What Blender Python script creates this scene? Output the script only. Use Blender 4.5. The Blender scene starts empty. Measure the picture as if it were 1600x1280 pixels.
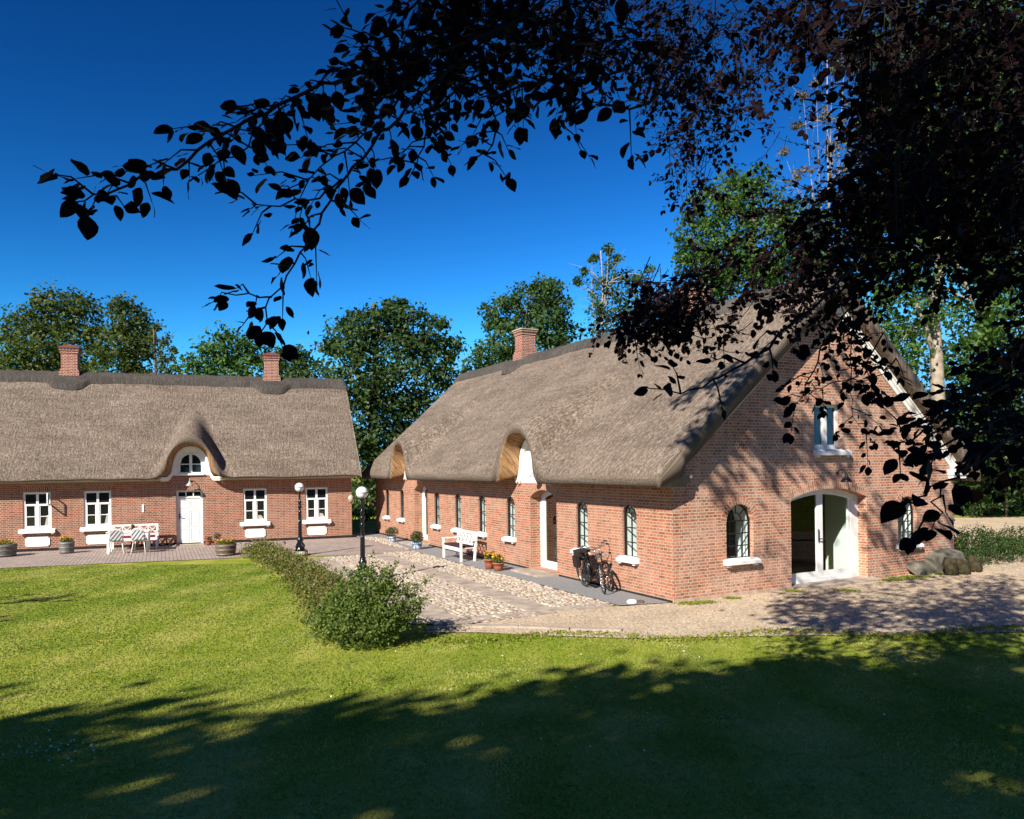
import bpy, math, random
import numpy as np
from mathutils import Vector, Matrix
R=math.radians
C=bpy.context.scene.collection
SC=bpy.context.scene
rng=np.random.default_rng(7); random.seed(7)

# ------------------------------------------------------------------ camera, world, sun, exposure
F_PX=1178.0; ROLL=R(.7); ZC=2.9; PPX,PPY=800.0,728.0        # 1600x1280 photograph
cam=bpy.data.cameras.new('Camera'); co=bpy.data.objects.new('Camera',cam); C.objects.link(co)
cam.sensor_fit='HORIZONTAL'; cam.sensor_width=36; cam.lens=F_PX/1600*36; cam.shift_y=(PPY-640)/1600
cam.clip_start=.05; cam.clip_end=2000
co.matrix_world=Matrix.Translation((0,0,ZC))@Matrix.Rotation(ROLL,4,'Y')@Matrix.Rotation(R(90),4,'X')
SC.camera=co
SUN_EL,HEAD=R(35.0),R(58.5)                                   # heading the light travels to
TRAVEL=Vector((math.cos(HEAD)*math.cos(SUN_EL),math.sin(HEAD)*math.cos(SUN_EL),-math.sin(SUN_EL)))
TOSUN=np.array(-TRAVEL)
w=bpy.data.worlds.new('World'); SC.world=w; w.use_nodes=True
nt=w.node_tree; nt.nodes.clear()
sk=nt.nodes.new('ShaderNodeTexSky'); sk.sky_type='NISHITA'; sk.sun_disc=False
sk.sun_elevation=SUN_EL; sk.sun_rotation=math.atan2(TOSUN[0],TOSUN[1])
sk.air_density=1.0; sk.dust_density=0.0; sk.ozone_density=4.0; sk.altitude=0
# the photograph's polarised, deep blue sky: a stronger gradient per channel than the plain sky model gives
sp_=nt.nodes.new('ShaderNodeSeparateColor'); cb_=nt.nodes.new('ShaderNodeCombineColor'); nt.links.new(sk.outputs[0],sp_.inputs[0])
for ch,(g_,k_,mx_) in enumerate(((2.9,2.05,.68),(2.17,1.78,.49),(2.06,1.62,.68))):
    x=sp_.outputs[ch]
    for op_,v_ in (('MULTIPLY',.1),('MINIMUM',mx_),('POWER',g_),('MULTIPLY',k_*10)):
        m_=nt.nodes.new('ShaderNodeMath'); m_.operation=op_; nt.links.new(x,m_.inputs[0]); m_.inputs[1].default_value=v_; x=m_.outputs[0]
    if ch==1: g_out=x
    if ch==0: r_out=x
    if ch==2:
        for src_,dst_,k_,op_,other in ((g_out,cb_.inputs[0],.26,'MINIMUM',r_out),(g_out,cb_.inputs[2],1.9,'MAXIMUM',x)):
            a_=nt.nodes.new('ShaderNodeMath'); a_.operation='MULTIPLY'; nt.links.new(src_,a_.inputs[0]); a_.inputs[1].default_value=k_
            b_=nt.nodes.new('ShaderNodeMath'); b_.operation=op_; nt.links.new(a_.outputs[0],b_.inputs[0]); nt.links.new(other,b_.inputs[1]); nt.links.new(b_.outputs[0],dst_)
        nt.links.new(g_out,cb_.inputs[1])
bg=nt.nodes.new('ShaderNodeBackground'); bg.inputs['Strength'].default_value=.1
ow=nt.nodes.new('ShaderNodeOutputWorld')
nt.links.new(cb_.outputs[0],bg.inputs[0]); nt.links.new(bg.outputs[0],ow.inputs[0])
sl=bpy.data.lights.new('sun','SUN'); sl.energy=5.0; sl.angle=R(.5); sl.color=(1,.94,.85)
so=bpy.data.objects.new('sun',sl); C.objects.link(so); so.rotation_euler=TRAVEL.to_track_quat('-Z','Y').to_euler(); so.location=(-20,-30,40)
vs=SC.view_settings; vs.view_transform='Standard'; vs.look='None'; vs.exposure=.85; vs.gamma=1; vs.use_curve_mapping=False
SC.cycles.max_bounces=6; SC.cycles.transparent_max_bounces=12

# ------------------------------------------------------------------ pixel -> world
cR,sR=math.cos(ROLL),math.sin(ROLL)
def ray(x,y):
    dx=x-PPX; dy=PPY-y
    return np.array(((dx*cR+dy*sR)/F_PX,1.0,(-dx*sR+dy*cR)/F_PX))
def at(x,y,D):
    return np.array((0,0,ZC))+ray(x,y)*D
def proj(p):
    p=np.asarray(p,float); u=F_PX*p[...,0]/p[...,1]; v=F_PX*(p[...,2]-ZC)/p[...,1]
    return PPX+u*cR-v*sR, PPY-(u*sR+v*cR)
def gz(y):                                                     # the lawn rises to the photographer
    t=np.clip((12.0-np.asarray(y,float))/12.0,0,1.6); return 1.15*t**1.5

# ------------------------------------------------------------------ materials
MATS={}
def mat(name,col,rough=.6,spec=.3,metal=0,var=0,vscale=8,bump=0,bscale=30):
    if name in MATS: return MATS[name]
    m=bpy.data.materials.new(name); m.use_nodes=True; n=m.node_tree; b=n.nodes['Principled BSDF']
    b.inputs['Roughness'].default_value=rough; b.inputs['Specular IOR Level'].default_value=spec; b.inputs['Metallic'].default_value=metal
    b.inputs['Base Color'].default_value=(*col,1)
    tc=n.nodes.new('ShaderNodeTexCoord')
    if var:
        no=n.nodes.new('ShaderNodeTexNoise'); no.inputs['Scale'].default_value=vscale; no.inputs['Detail'].default_value=6
        n.links.new(tc.outputs['Object'],no.inputs['Vector'])
        cr=n.nodes.new('ShaderNodeValToRGB'); cr.color_ramp.elements[0].position=.3; cr.color_ramp.elements[1].position=.7
        cr.color_ramp.elements[0].color=(*[c*(1-var) for c in col],1); cr.color_ramp.elements[1].color=(*[min(1,c*(1+var)) for c in col],1)
        n.links.new(no.outputs[0],cr.inputs[0]); n.links.new(cr.outputs[0],b.inputs['Base Color'])
    if bump:
        nb=n.nodes.new('ShaderNodeTexNoise'); nb.inputs['Scale'].default_value=bscale; nb.inputs['Detail'].default_value=4
        n.links.new(tc.outputs['Object'],nb.inputs['Vector'])
        bp=n.nodes.new('ShaderNodeBump'); bp.inputs['Strength'].default_value=bump; bp.inputs['Distance'].default_value=.02
        n.links.new(nb.outputs[0],bp.inputs['Height']); n.links.new(bp.outputs[0],b.inputs['Normal'])
    MATS[name]=m; return m
class NT:
    def __init__(s,name):
        s.m=bpy.data.materials.new(name); s.m.use_nodes=True; s.n=s.m.node_tree; s.b=s.n.nodes['Principled BSDF']; s.out=s.n.nodes['Material Output']; MATS[name]=s.m
    def new(s,t,**kw):
        nd=s.n.nodes.new(t)
        for k,v in kw.items():
            if hasattr(nd,k) and k not in nd.inputs: setattr(nd,k,v)
            else: nd.inputs[k].default_value=v
        return nd
    def l(s,a,b): s.n.links.new(a,b)
    def noise(s,vec,scale,detail=5,rough=.6):
        nd=s.new('ShaderNodeTexNoise'); nd.inputs['Scale'].default_value=scale; nd.inputs['Detail'].default_value=detail; nd.inputs['Roughness'].default_value=rough
        if vec is not None: s.l(vec,nd.inputs['Vector'])
        return nd.outputs[0]
    def ramp(s,fac,*st):
        r=s.new('ShaderNodeValToRGB'); e=r.color_ramp.elements
        while len(e)<len(st): e.new(.5)
        for i,(p,c) in enumerate(st): e[i].position=p; e[i].color=(*c,1) if len(c)==3 else c
        s.l(fac,r.inputs[0]); return r.outputs[0]
    def mix(s,fac,a,b,mode='MIX'):
        x=s.new('ShaderNodeMix',data_type='RGBA',blend_type=mode)
        for v,i in ((fac,0),(a,6),(b,7)):
            if hasattr(v,'is_linked') or hasattr(v,'links'): s.l(v,x.inputs[i])
            elif i==0: x.inputs[0].default_value=v
            else: x.inputs[i].default_value=(*v,1)
        return x.outputs[2]
    def math(s,op,a,b=0.0):
        x=s.new('ShaderNodeMath',operation=op)
        for v,i in ((a,0),(b,1)):
            if hasattr(v,'links'): s.l(v,x.inputs[i])
            else: x.inputs[i].default_value=v
        return x.outputs[0]
    def mapping(s,vec,scale=(1,1,1),rot=(0,0,0)):
        x=s.new('ShaderNodeMapping'); x.inputs['Scale'].default_value=scale; x.inputs['Rotation'].default_value=rot; s.l(vec,x.inputs['Vector']); return x.outputs[0]
    def bump(s,h,strength=.5,dist=.02):
        x=s.new('ShaderNodeBump'); x.inputs['Strength'].default_value=strength; x.inputs['Distance'].default_value=dist; s.l(h,x.inputs['Height']); s.l(x.outputs[0],s.b.inputs['Normal'])
    def coord(s,k): return s.new('ShaderNodeTexCoord').outputs[k]
def brick_mat(name,c1,c2,mortar,bloom=.0,bloomcol=(.42,.34,.28),dirt=.3,msize=.011):
    t=NT(name); uv=t.coord('UV'); ob=t.coord('Object')
    wob=t.noise(ob,9,2); dv=t.new('ShaderNodeVectorMath',operation='SCALE'); 
    nz=t.new('ShaderNodeTexNoise'); nz.inputs['Scale'].default_value=6; t.l(ob,nz.inputs['Vector'])
    sub=t.new('ShaderNodeVectorMath',operation='SUBTRACT'); t.l(nz.outputs['Color'],sub.inputs[0]); sub.inputs[1].default_value=(.5,.5,.5)
    t.l(sub.outputs[0],dv.inputs[0]); dv.inputs['Scale'].default_value=.012
    ad=t.new('ShaderNodeVectorMath',operation='ADD'); t.l(uv,ad.inputs[0]); t.l(dv.outputs[0],ad.inputs[1])
    b=t.new('ShaderNodeTexBrick'); b.offset=.5; b.squash=.5; b.squash_frequency=2
    for k,v in (('Scale',1),('Mortar Size',msize),('Mortar Smooth',.25),('Bias',-.1),('Brick Width',.235),('Row Height',.0667)): b.inputs[k].default_value=v
    t.l(ad.outputs[0],b.inputs['Vector'])
    b.inputs['Color1'].default_value=(*c1,1); b.inputs['Color2'].default_value=(*c2,1); b.inputs['Mortar'].default_value=(*mortar,1)
    big=t.noise(ob,.9,6,.65); col=b.outputs['Color']
    fine=t.noise(ob,45,3)
    col=t.mix(.55,col,t.ramp(fine,(.25,(.55,.55,.55)),(.75,(1.3,1.3,1.3))),'MULTIPLY')
    # single odd bricks: a second, coarser brick lookup picks dark and pale ones
    vo=t.new('ShaderNodeTexVoronoi'); vo.inputs['Scale'].default_value=1; t.l(t.mapping(uv,(5.2,15,1)),vo.inputs['Vector'])
    rv=t.new('ShaderNodeSeparateColor'); t.l(vo.outputs['Color'],rv.inputs[0])
    pk=t.math('MULTIPLY',t.ramp(rv.outputs[0],(.62,(0,0,0)),(.92,(1,1,1))),t.math('SUBTRACT',1.0,b.outputs['Fac']))
    col=t.mix(t.math('MULTIPLY',pk,.65),col,tuple(c*.42 for c in c2))
    if bloom:
        bl=t.math('MULTIPLY',t.ramp(big,(.42,(0,0,0)),(.62,(1,1,1))),t.ramp(t.noise(ob,14,6,.7),(.4,(0,0,0)),(.62,(1,1,1))))
        col=t.mix(t.math('MULTIPLY',bl,bloom),col,bloomcol)
    col=t.mix(dirt,col,t.ramp(t.noise(ob,2.2,5),(.3,(.6,.55,.5)),(.7,(1.15,1.1,1.1))),'MULTIPLY')
    t.l(col,t.b.inputs['Base Color']); t.b.inputs['Roughness'].default_value=.85; t.b.inputs['Specular IOR Level'].default_value=.15
    h=t.math('ADD',t.math('MULTIPLY',b.outputs['Fac'],-1.0),t.math('MULTIPLY',fine,.5)); t.bump(h,.7,.008)
    return t.m
BR_G=brick_mat('gable brick',(.56,.215,.115),(.30,.10,.056),(.54,.42,.31),bloom=.95,bloomcol=(.62,.45,.34))
BR_S=brick_mat('barn side brick',(.46,.175,.092),(.31,.105,.057),(.46,.34,.245),bloom=.6,bloomcol=(.45,.30,.22))
BR_H=brick_mat('house brick',(.37,.11,.055),(.25,.07,.038),(.40,.30,.22),bloom=.25,dirt=.4,msize=.012)
BR_C=brick_mat('chimney brick',(.33,.085,.05),(.25,.06,.04),(.5,.38,.3),dirt=.3)
def thatch_mat(name,ca,cb,cc,sc=1.0):
    t=NT(name); uv=t.coord('UV')
    st=t.noise(t.mapping(uv,(70*sc,7*sc,1)),1,4,.7); grain=t.noise(t.mapping(uv,(45*sc,30*sc,1)),1,3,.7)
    patch=t.noise(t.mapping(uv,(.5,.9,1)),1,6,.65); band=t.noise(t.mapping(uv,(.6,4.2,1)),1,4,.6)
    gr2=t.noise(t.mapping(uv,(17*sc,9*sc,1)),1,3,.75); strk=t.noise(t.mapping(uv,(22*sc,1.6,1)),1,3,.7)
    f=t.math('ADD',t.math('ADD',t.math('MULTIPLY',st,.2),t.math('MULTIPLY',grain,.25)),t.math('ADD',t.math('MULTIPLY',gr2,.33),t.math('MULTIPLY',strk,.22)))
    col=t.ramp(f,(.405,ca),(.5,cb),(.60,cc))
    col=t.mix(.8,col,t.ramp(patch,(.3,(.66,.63,.6)),(.7,(1.2,1.18,1.14))),'MULTIPLY')
    col=t.mix(.5,col,t.ramp(band,(.32,(.7,.68,.66)),(.68,(1.2,1.18,1.15))),'MULTIPLY')
    t.l(col,t.b.inputs['Base Color']); t.b.inputs['Roughness'].default_value=.95; t.b.inputs['Specular IOR Level'].default_value=.05
    t.bump(t.math('ADD',f,t.math('MULTIPLY',band,.4)),.9,.03); return t.m
TH=thatch_mat('weathered thatch',(.052,.040,.032),(.165,.130,.103),(.37,.305,.245))
REED=thatch_mat('cut reed ends',(.12,.062,.028),(.29,.165,.08),(.52,.35,.20))
CREST=thatch_mat('heather ridge',(.03,.027,.024),(.078,.07,.061),(.14,.125,.11),1.6)
WHITE=mat('white paint',(.76,.745,.70),.55,.3,var=.09,vscale=6,bump=.12,bscale=40)
PLASTER=mat('white plaster',(.78,.76,.71),.85,.1,var=.07,vscale=3,bump=.15,bscale=60)
FASCIA=mat('pale eaves board',(.50,.43,.33),.7,.2,var=.12,vscale=4)
IRON=mat('black iron',(.012,.012,.013),.35,.5)
LAMPBLK=mat('glossy black cast iron',(.008,.008,.009),.16,.6,bump=.15,bscale=50)
DARKIN=mat('dark room',(.008,.008,.008),.9,.1)  # near-black backing: the unlit room's darkness is put into the colour
INNER=mat('whitewashed reveal',(.8,.79,.76),.8,.1)
PLINTH=mat('tarred plinth',(.02,.019,.018),.8,.2,var=.3)
TERRA=mat('terracotta',(.30,.10,.05),.75,.2,var=.25,vscale=12)
STONE=mat('grey stone',(.32,.29,.25),.85,.1,var=.3,vscale=6,bump=.4,bscale=15)
FLAG=mat('worn flagstone',(.36,.295,.235),.85,.15,var=.3,vscale=3,bump=.35,bscale=20)
WOODB=mat('oak barrel wood',(.11,.075,.048),.75,.2,var=.4,vscale=14)
WOODG=mat('silvered barrel wood',(.15,.14,.13),.75,.2,var=.35,vscale=14)
HOOP=mat('barrel hoop',(.22,.19,.16),.55,.4,metal=.4)
BARK=mat('bark',(.13,.10,.075),.9,.1,var=.45,vscale=6,bump=.6,bscale=18)
BARKL=mat('pale bark',(.30,.245,.18),.9,.1,var=.35,vscale=4,bump=.5,bscale=14)
TWIG=mat('dark twig',(.02,.014,.012),.8,.15)
SOIL=mat('potting soil',(.03,.02,.013),.95,.05)
def glass(name,refl=.05,tint=(.85,.93,.92)):
    t=NT(name); t.n.nodes.remove(t.b)
    T=t.new('ShaderNodeBsdfTransparent'); T.inputs[0].default_value=(*tint,1)
    G=t.new('ShaderNodeBsdfGlossy'); G.inputs['Roughness'].default_value=.01
    lw=t.new('ShaderNodeLayerWeight'); lw.inputs[0].default_value=.5
    fr=t.math('ADD',t.math('MULTIPLY',t.math('POWER',lw.outputs['Facing'],5.0),.9),refl)
    mx=t.new('ShaderNodeMixShader'); t.l(fr,mx.inputs[0]); t.l(T.outputs[0],mx.inputs[1]); t.l(G.outputs[0],mx.inputs[2]); t.l(mx.outputs[0],t.out.inputs[0]); return t.m
GLASS=glass('clear glass',refl=.02)
GLASSR=glass('reflecting door glass',refl=.22)
DGLASS=mat('dark window glass',(.012,.014,.013),.03,.7)
def leaf_mat(name,cols,trans=.35,rough=.5,spec=.25):
    t=NT(name); g=t.new('ShaderNodeNewGeometry')
    n=len(cols); col=t.ramp(g.outputs['Random Per Island'],*[(i/(n-1),c) for i,c in enumerate(cols)])
    t.l(col,t.b.inputs['Base Color']); t.b.inputs['Roughness'].default_value=rough; t.b.inputs['Specular IOR Level'].default_value=spec
    tr=t.new('ShaderNodeBsdfTranslucent'); t.l(t.mix(1.0,col,(1.1,1.15,.6),'MULTIPLY'),tr.inputs[0])
    mx=t.new('ShaderNodeMixShader'); mx.inputs[0].default_value=trans; t.l(t.b.outputs[0],mx.inputs[1]); t.l(tr.outputs[0],mx.inputs[2]); t.l(mx.outputs[0],t.out.inputs[0]); return t.m
LF_MAPLE=leaf_mat('maple leaves',[(.022,.05,.012),(.045,.085,.018),(.075,.115,.03)])
LF_OAK=leaf_mat('olive leaves',[(.035,.06,.010),(.065,.095,.016),(.10,.12,.022)])
LF_BRIGHT=leaf_mat('fresh green leaves',[(.03,.075,.012),(.06,.125,.02),(.10,.17,.03)])
LF_ASH=leaf_mat('ash leaves',[(.03,.07,.018),(.055,.105,.025),(.085,.14,.04)])
LF_COPPER=leaf_mat('copper beech leaves',[(.005,.0028,.0034),(.009,.004,.0045),(.016,.006,.0055)],.07,.6,.05)  # tones darkened further: canopy shade is put into the leaf colour
LF_SHRUB=leaf_mat('shrub leaves',[(.06,.10,.018),(.11,.165,.028),(.18,.23,.05)],.4)
LF_ROSE=leaf_mat('rose hedge leaves',[(.07,.095,.02),(.12,.15,.03),(.19,.20,.045),(.19,.10,.055)],.3)
LF_DRY=leaf_mat('sparse dry leaves',[(.08,.08,.03),(.14,.11,.06),(.20,.14,.09)],.3)
def grass_mat(name):
    t=NT(name); g=t.new('ShaderNodeNewGeometry'); ob=t.coord('Object')
    col=t.ramp(g.outputs['Random Per Island'],(0,(.15,.235,.024)),(.4,(.19,.275,.03)),(.75,(.235,.31,.04)),(1,(.33,.335,.10)))
    st=t.noise(t.mapping(ob,(.95,.13,1),(0,0,R(-40))),1,4,.6); pt=t.noise(ob,.45,6,.65)
    col=t.mix(t.ramp(t.math('ADD',t.math('MULTIPLY',st,.6),t.math('MULTIPLY',pt,.4)),(.46,(0,0,0)),(.66,(.85,.85,.85))),col,(.46,.42,.15))
    col=t.mix(.75,col,t.ramp(pt,(.34,(.62,.75,.6)),(.6,(1.12,1.08,1.05))),'MULTIPLY')
    wv=t.new('ShaderNodeTexWave',wave_type='RINGS',rings_direction='Z'); wv.inputs['Scale'].default_value=.21; wv.inputs['Distortion'].default_value=.8
    mp=t.new('ShaderNodeMapping'); mp.inputs['Location'].default_value=(26,-30,0); t.l(ob,mp.inputs['Vector']); t.l(mp.outputs[0],wv.inputs['Vector'])
    col=t.mix(.8,col,t.ramp(wv.outputs[0],(.35,(.86,.90,.84)),(.65,(1.12,1.08,1.12))),'MULTIPLY')
    t.l(col,t.b.inputs['Base Color']); t.b.inputs['Roughness'].default_value=.6; t.b.inputs['Specular IOR Level'].default_value=.12
    tr=t.new('ShaderNodeBsdfTranslucent'); t.l(col,tr.inputs[0]); mx=t.new('ShaderNodeMixShader'); mx.inputs[0].default_value=.4
    t.l(t.b.outputs[0],mx.inputs[1]); t.l(tr.outputs[0],mx.inputs[2]); t.l(mx.outputs[0],t.out.inputs[0]); return t.m
GRASSM=grass_mat('lawn blades')
GRASSB=leaf_mat('grass blades',[(.13,.185,.016),(.20,.25,.024),(.27,.29,.04),(.34,.31,.09)],.4,.6,.15)
FLOWER=leaf_mat('yellow flowers',[(.65,.42,.03),(.75,.55,.05),(.45,.10,.05),(.62,.35,.03)],.2)

# ------------------------------------------------------------------ mesh helpers
def link(o,parent=None):
    C.objects.link(o)
    if parent is not None: o.parent=parent
    return o
def mesh_np(name,V,F,m,parent=None,uv=None,smooth=False,mi=None):
    V=np.asarray(V,np.float32); F=np.asarray(F,np.int32); k=F.shape[1]
    me=bpy.data.meshes.new(name); me.vertices.add(len(V)); me.vertices.foreach_set('co',V.ravel())
    me.loops.add(F.size); me.loops.foreach_set('vertex_index',F.ravel())
    me.polygons.add(len(F)); me.polygons.foreach_set('loop_start',np.arange(0,F.size,k,dtype=np.int32)); me.polygons.foreach_set('loop_total',np.full(len(F),k,np.int32))
    if uv is not None:
        ul=me.uv_layers.new(name='UVMap'); ul.data.foreach_set('uv',np.asarray(uv,np.float32)[F.ravel()].ravel())
    for x in (m if isinstance(m,(list,tuple)) else [m]): me.materials.append(x)
    if mi is not None: me.polygons.foreach_set('material_index',np.asarray(mi,np.int32))
    if smooth: me.polygons.foreach_set('use_smooth',np.ones(len(F),bool))
    me.update(calc_edges=True); me.validate()
    return link(bpy.data.objects.new(name,me),parent)
class MB:
    """collects faces with uv in metres, builds ONE mesh object"""
    def __init__(s): s.v=[]; s.f=[]; s.uv=[]; s.sm=[]; s.mi=[]
    def face(s,pts,uvs=None,smooth=False,mi=0):
        i=len(s.v); s.v+= [tuple(map(float,p)) for p in pts]; s.f.append(list(range(i,i+len(pts))))
        if uvs is None:
            p=[Vector(q) for q in pts]; n=(p[1]-p[0]).cross(p[2]-p[0]); a=[abs(x) for x in n]
            k=a.index(max(a)); uvs=[((q.y,q.z) if k==0 else (q.x,q.z) if k==1 else (q.x,q.y)) for q in p]
        s.uv+=list(uvs); s.sm.append(smooth); s.mi.append(mi)
    def box(s,a,b,M=None,mi=0):
        x0,y0,z0=a; x1,y1,z1=b
        c=[(x0,y0,z0),(x1,y0,z0),(x1,y1,z0),(x0,y1,z0),(x0,y0,z1),(x1,y0,z1),(x1,y1,z1),(x0,y1,z1)]
        if M is not None: c=[M(*p) if callable(M) else tuple(M@Vector(p)) for p in c]
        for q in ((0,3,2,1),(4,5,6,7),(0,1,5,4),(1,2,6,5),(2,3,7,6),(3,0,4,7)): s.face([c[i] for i in q],mi=mi)
    def bar(s,p,q,wd,ht=None,up=(0,0,1),mi=0):
        p=Vector(p); q=Vector(q); d=(q-p); L=d.length
        if L<1e-6: return
        d/=L; u=Vector(up)
        if abs(d.dot(u))>.98: u=Vector((1,0,0))
        sd=d.cross(u).normalized(); u=sd.cross(d); ht=ht or wd
        c=[p+sd*a*wd/2+u*b*ht/2 for a,b in ((-1,-1),(1,-1),(1,1),(-1,1))]; e=[x+d*L for x in c]
        for i in range(4): j=(i+1)%4; s.face([c[i],c[j],e[j],e[i]],mi=mi)
        s.face(c[::-1],mi=mi); s.face(e,mi=mi)
    def tube(s,pts,rad,n=8,cap=True,mi=0):
        pts=[Vector(p) for p in pts]; rad=[rad]*len(pts) if not hasattr(rad,'__len__') else rad
        rings=[]; u=None
        for i,p in enumerate(pts):
            d=(pts[min(i+1,len(pts)-1)]-pts[max(i-1,0)]).normalized()
            if u is None: u=Vector((0,0,1)) if abs(d.z)<.9 else Vector((1,0,0))
            u=(u-d*u.dot(d)); 
            if u.length<1e-4: u=d.orthogonal()
            u.normalize(); v=d.cross(u)
            rings.append([p+(u*math.cos(2*math.pi*k/n)+v*math.sin(2*math.pi*k/n))*rad[i] for k in range(n)])
        base=len(s.v)
        acc=0
        for i,r in enumerate(rings):
            if i: acc+=(pts[i]-pts[i-1]).length
            s.v+=[tuple(q) for q in r]; s.uv_extra=None
            s._uvring(r,acc,n)
        for i in range(len(rings)-1):
            for k in range(n):
                a=base+i*n+k; b=base+i*n+(k+1)%n; s.f.append([a,b,b+n,a+n]); s.sm.append(True); s.mi.append(mi)
        if cap:
            s.f.append([base+k for k in range(n)][::-1]); s.sm.append(False); s.mi.append(mi)
            s.f.append([base+(len(rings)-1)*n+k for k in range(n)]); s.sm.append(False); s.mi.append(mi)
    def _uvring(s,r,acc,n): s.uv+=[(k/n,acc) for k in range(n)]
    def lathe(s,prof,n=20,o=(0,0,0),mi=0,smooth=True):
        base=len(s.v)
        for r,z in prof:
            s.v+=[(o[0]+r*math.cos(2*math.pi*k/n),o[1]+r*math.sin(2*math.pi*k/n),o[2]+z) for k in range(n)]; s.uv+=[(k/n,z) for k in range(n)]
        for i in range(len(prof)-1):
            for k in range(n):
                a=base+i*n+k; b=base+i*n+(k+1)%n; s.f.append([a,b,b+n,a+n]); s.sm.append(smooth); s.mi.append(mi)
        if prof[-1][0]>1e-4:
            s.f.append([base+(len(prof)-1)*n+k for k in range(n)]); s.sm.append(False); s.mi.append(mi)
        if prof[0][0]>1e-4:
            s.f.append([base+k for k in range(n)][::-1]); s.sm.append(False); s.mi.append(mi)
    def build(s,name,m,parent=None):
        me=bpy.data.meshes.new(name); me.from_pydata(s.v,[],s.f)
        ul=me.uv_layers.new(name='UVMap'); 
        vi=np.zeros(len(me.loops),np.int32); me.loops.foreach_get('vertex_index',vi)
        ul.data.foreach_set('uv',np.asarray(s.uv,np.float32)[vi].ravel())
        for x in (m if isinstance(m,(list,tuple)) else [m]): me.materials.append(x)
        me.polygons.foreach_set('use_smooth',np.array(s.sm,bool)); me.polygons.foreach_set('material_index',np.array(s.mi,np.int32))
        me.update(); return link(bpy.data.objects.new(name,me),parent)
def thing(name,label,cat,loc=(0,0,0),rz=0,group=None):
    o=bpy.data.objects.new(name,None); o.empty_display_size=.2; C.objects.link(o); o.location=loc; o.rotation_euler=(0,0,rz)
    o['label']=label; o['category']=cat
    if group: o['group']=group
    return o
def tag(o,label=None,cat=None,group=None,kind=None):
    for k,v in (('label',label),('category',cat),('group',group),('kind',kind)):
        if v: o[k]=v
    return o
def dup(root,loc,rz,label,group=None):
    r=root.copy(); C.objects.link(r); r.location=loc; r.rotation_euler=(0,0,rz); r['label']=label
    if group: r['group']=group
    for ch in list(root.children):
        c=ch.copy(); C.objects.link(c); c.parent=r
        for g in list(ch.children):
            d=g.copy(); C.objects.link(d); d.parent=c
    return r

# ------------------------------------------------------------------ walls with openings
def arc_z(op,a):
    a0,a1,zb,zs,zt=op[:5]
    if zt-zs<1e-6: return zt
    h=(a1-a0)/2; rise=zt-zs; rad=(h*h+rise*rise)/(2*rise); x=min(abs(a-(a0+a1)/2),h)
    return zt-rad+math.sqrt(max(rad*rad-x*x,0))
def wall(M,a0,a1,z0,top,ops,m,name,parent,depth,extra=()):
    mb=MB(); br={a0,a1,*extra}
    for op in ops:
        n=12 if op[4]-op[3]>1e-6 else 1
        for i in range(n+1): br.add(op[0]+(op[1]-op[0])*i/n)
    br=sorted(b for b in br if a0-1e-6<=b<=a1+1e-6)
    q=[]
    for b in br:
        if not q or b-q[-1]>1e-5: q.append(b)
    for p,r in zip(q[:-1],q[1:]):
        mid=(p+r)/2; inn=sorted((o for o in ops if o[0]<mid<o[1]),key=lambda o:o[2]); segs=[]; lo=(z0,z0)
        for op in inn: segs.append((*lo,op[2],op[2])); lo=(arc_z(op,p),arc_z(op,r))
        segs.append((*lo,top(p),top(r)))
        for zl0,zr0,zl1,zr1 in segs:
            if max(zl1-zl0,zr1-zr0)<1e-4: continue
            pts=[(p,zl0),(r,zr0),(r,zr1),(p,zl1)]; mb.face([M(a,0,z) for a,z in pts],pts)
    for op in ops:
        A0,A1,zb,zs,zt=op[:5]; dp=op[5] if len(op)>5 else depth
        for a in (A0,A1): mb.face([M(a,0,zb),M(a,dp,zb),M(a,dp,zs),M(a,0,zs)],[(0,zb),(dp,zb),(dp,zs),(0,zs)])
        mb.face([M(A0,0,zb),M(A1,0,zb),M(A1,dp,zb),M(A0,dp,zb)],[(A0,0),(A1,0),(A1,dp),(A0,dp)])
        n=14 if zt-zs>1e-6 else 1
        for i in range(n):
            p=A0+(A1-A0)*i/n; r=A0+(A1-A0)*(i+1)/n; zp,zr=arc_z(op,p),arc_z(op,r)
            mb.face([M(p,0,zp),M(r,0,zr),M(r,dp,zr),M(p,dp,zp)],[(0,p*1.3),(0,r*1.3),(dp,r*1.3),(dp,p*1.3)])
    return mb.build(name,m,parent)
def voussoirs(M,op,m,parent,rw=.23,proud=.006):
    """a ring of bricks on edge over an arched opening"""
    A0,A1,zb,zs,zt=op[:5]; h=(A1-A0)/2; c=(A0+A1)/2; rise=zt-zs; rad=(h*h+rise*rise)/(2*rise); zc=zt-rad
    th=math.asin(min(1,h/rad)) if rise<=h else math.pi/2; n=16; mb=MB()
    for i in range(n):
        t0,t1=-th+2*th*i/n,-th+2*th*(i+1)/n
        P=lambda t,r:(c+r*math.sin(t),zc+r*math.cos(t))
        q=[P(t0,rad),P(t1,rad),P(t1,rad+rw),P(t0,rad+rw)]
        mb.face([M(a,-proud,z) for a,z in q],[(0,t0*rad),(0,t1*rad),(rw,t1*rad),(rw,t0*rad)])
        mb.face([M(q[2][0],-proud,q[2][1]),M(q[3][0],-proud,q[3][1]),M(q[3][0],.02,q[3][1]),M(q[2][0],.02,q[2][1])])
    return mb.build('brick_arch',m,parent)
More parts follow.
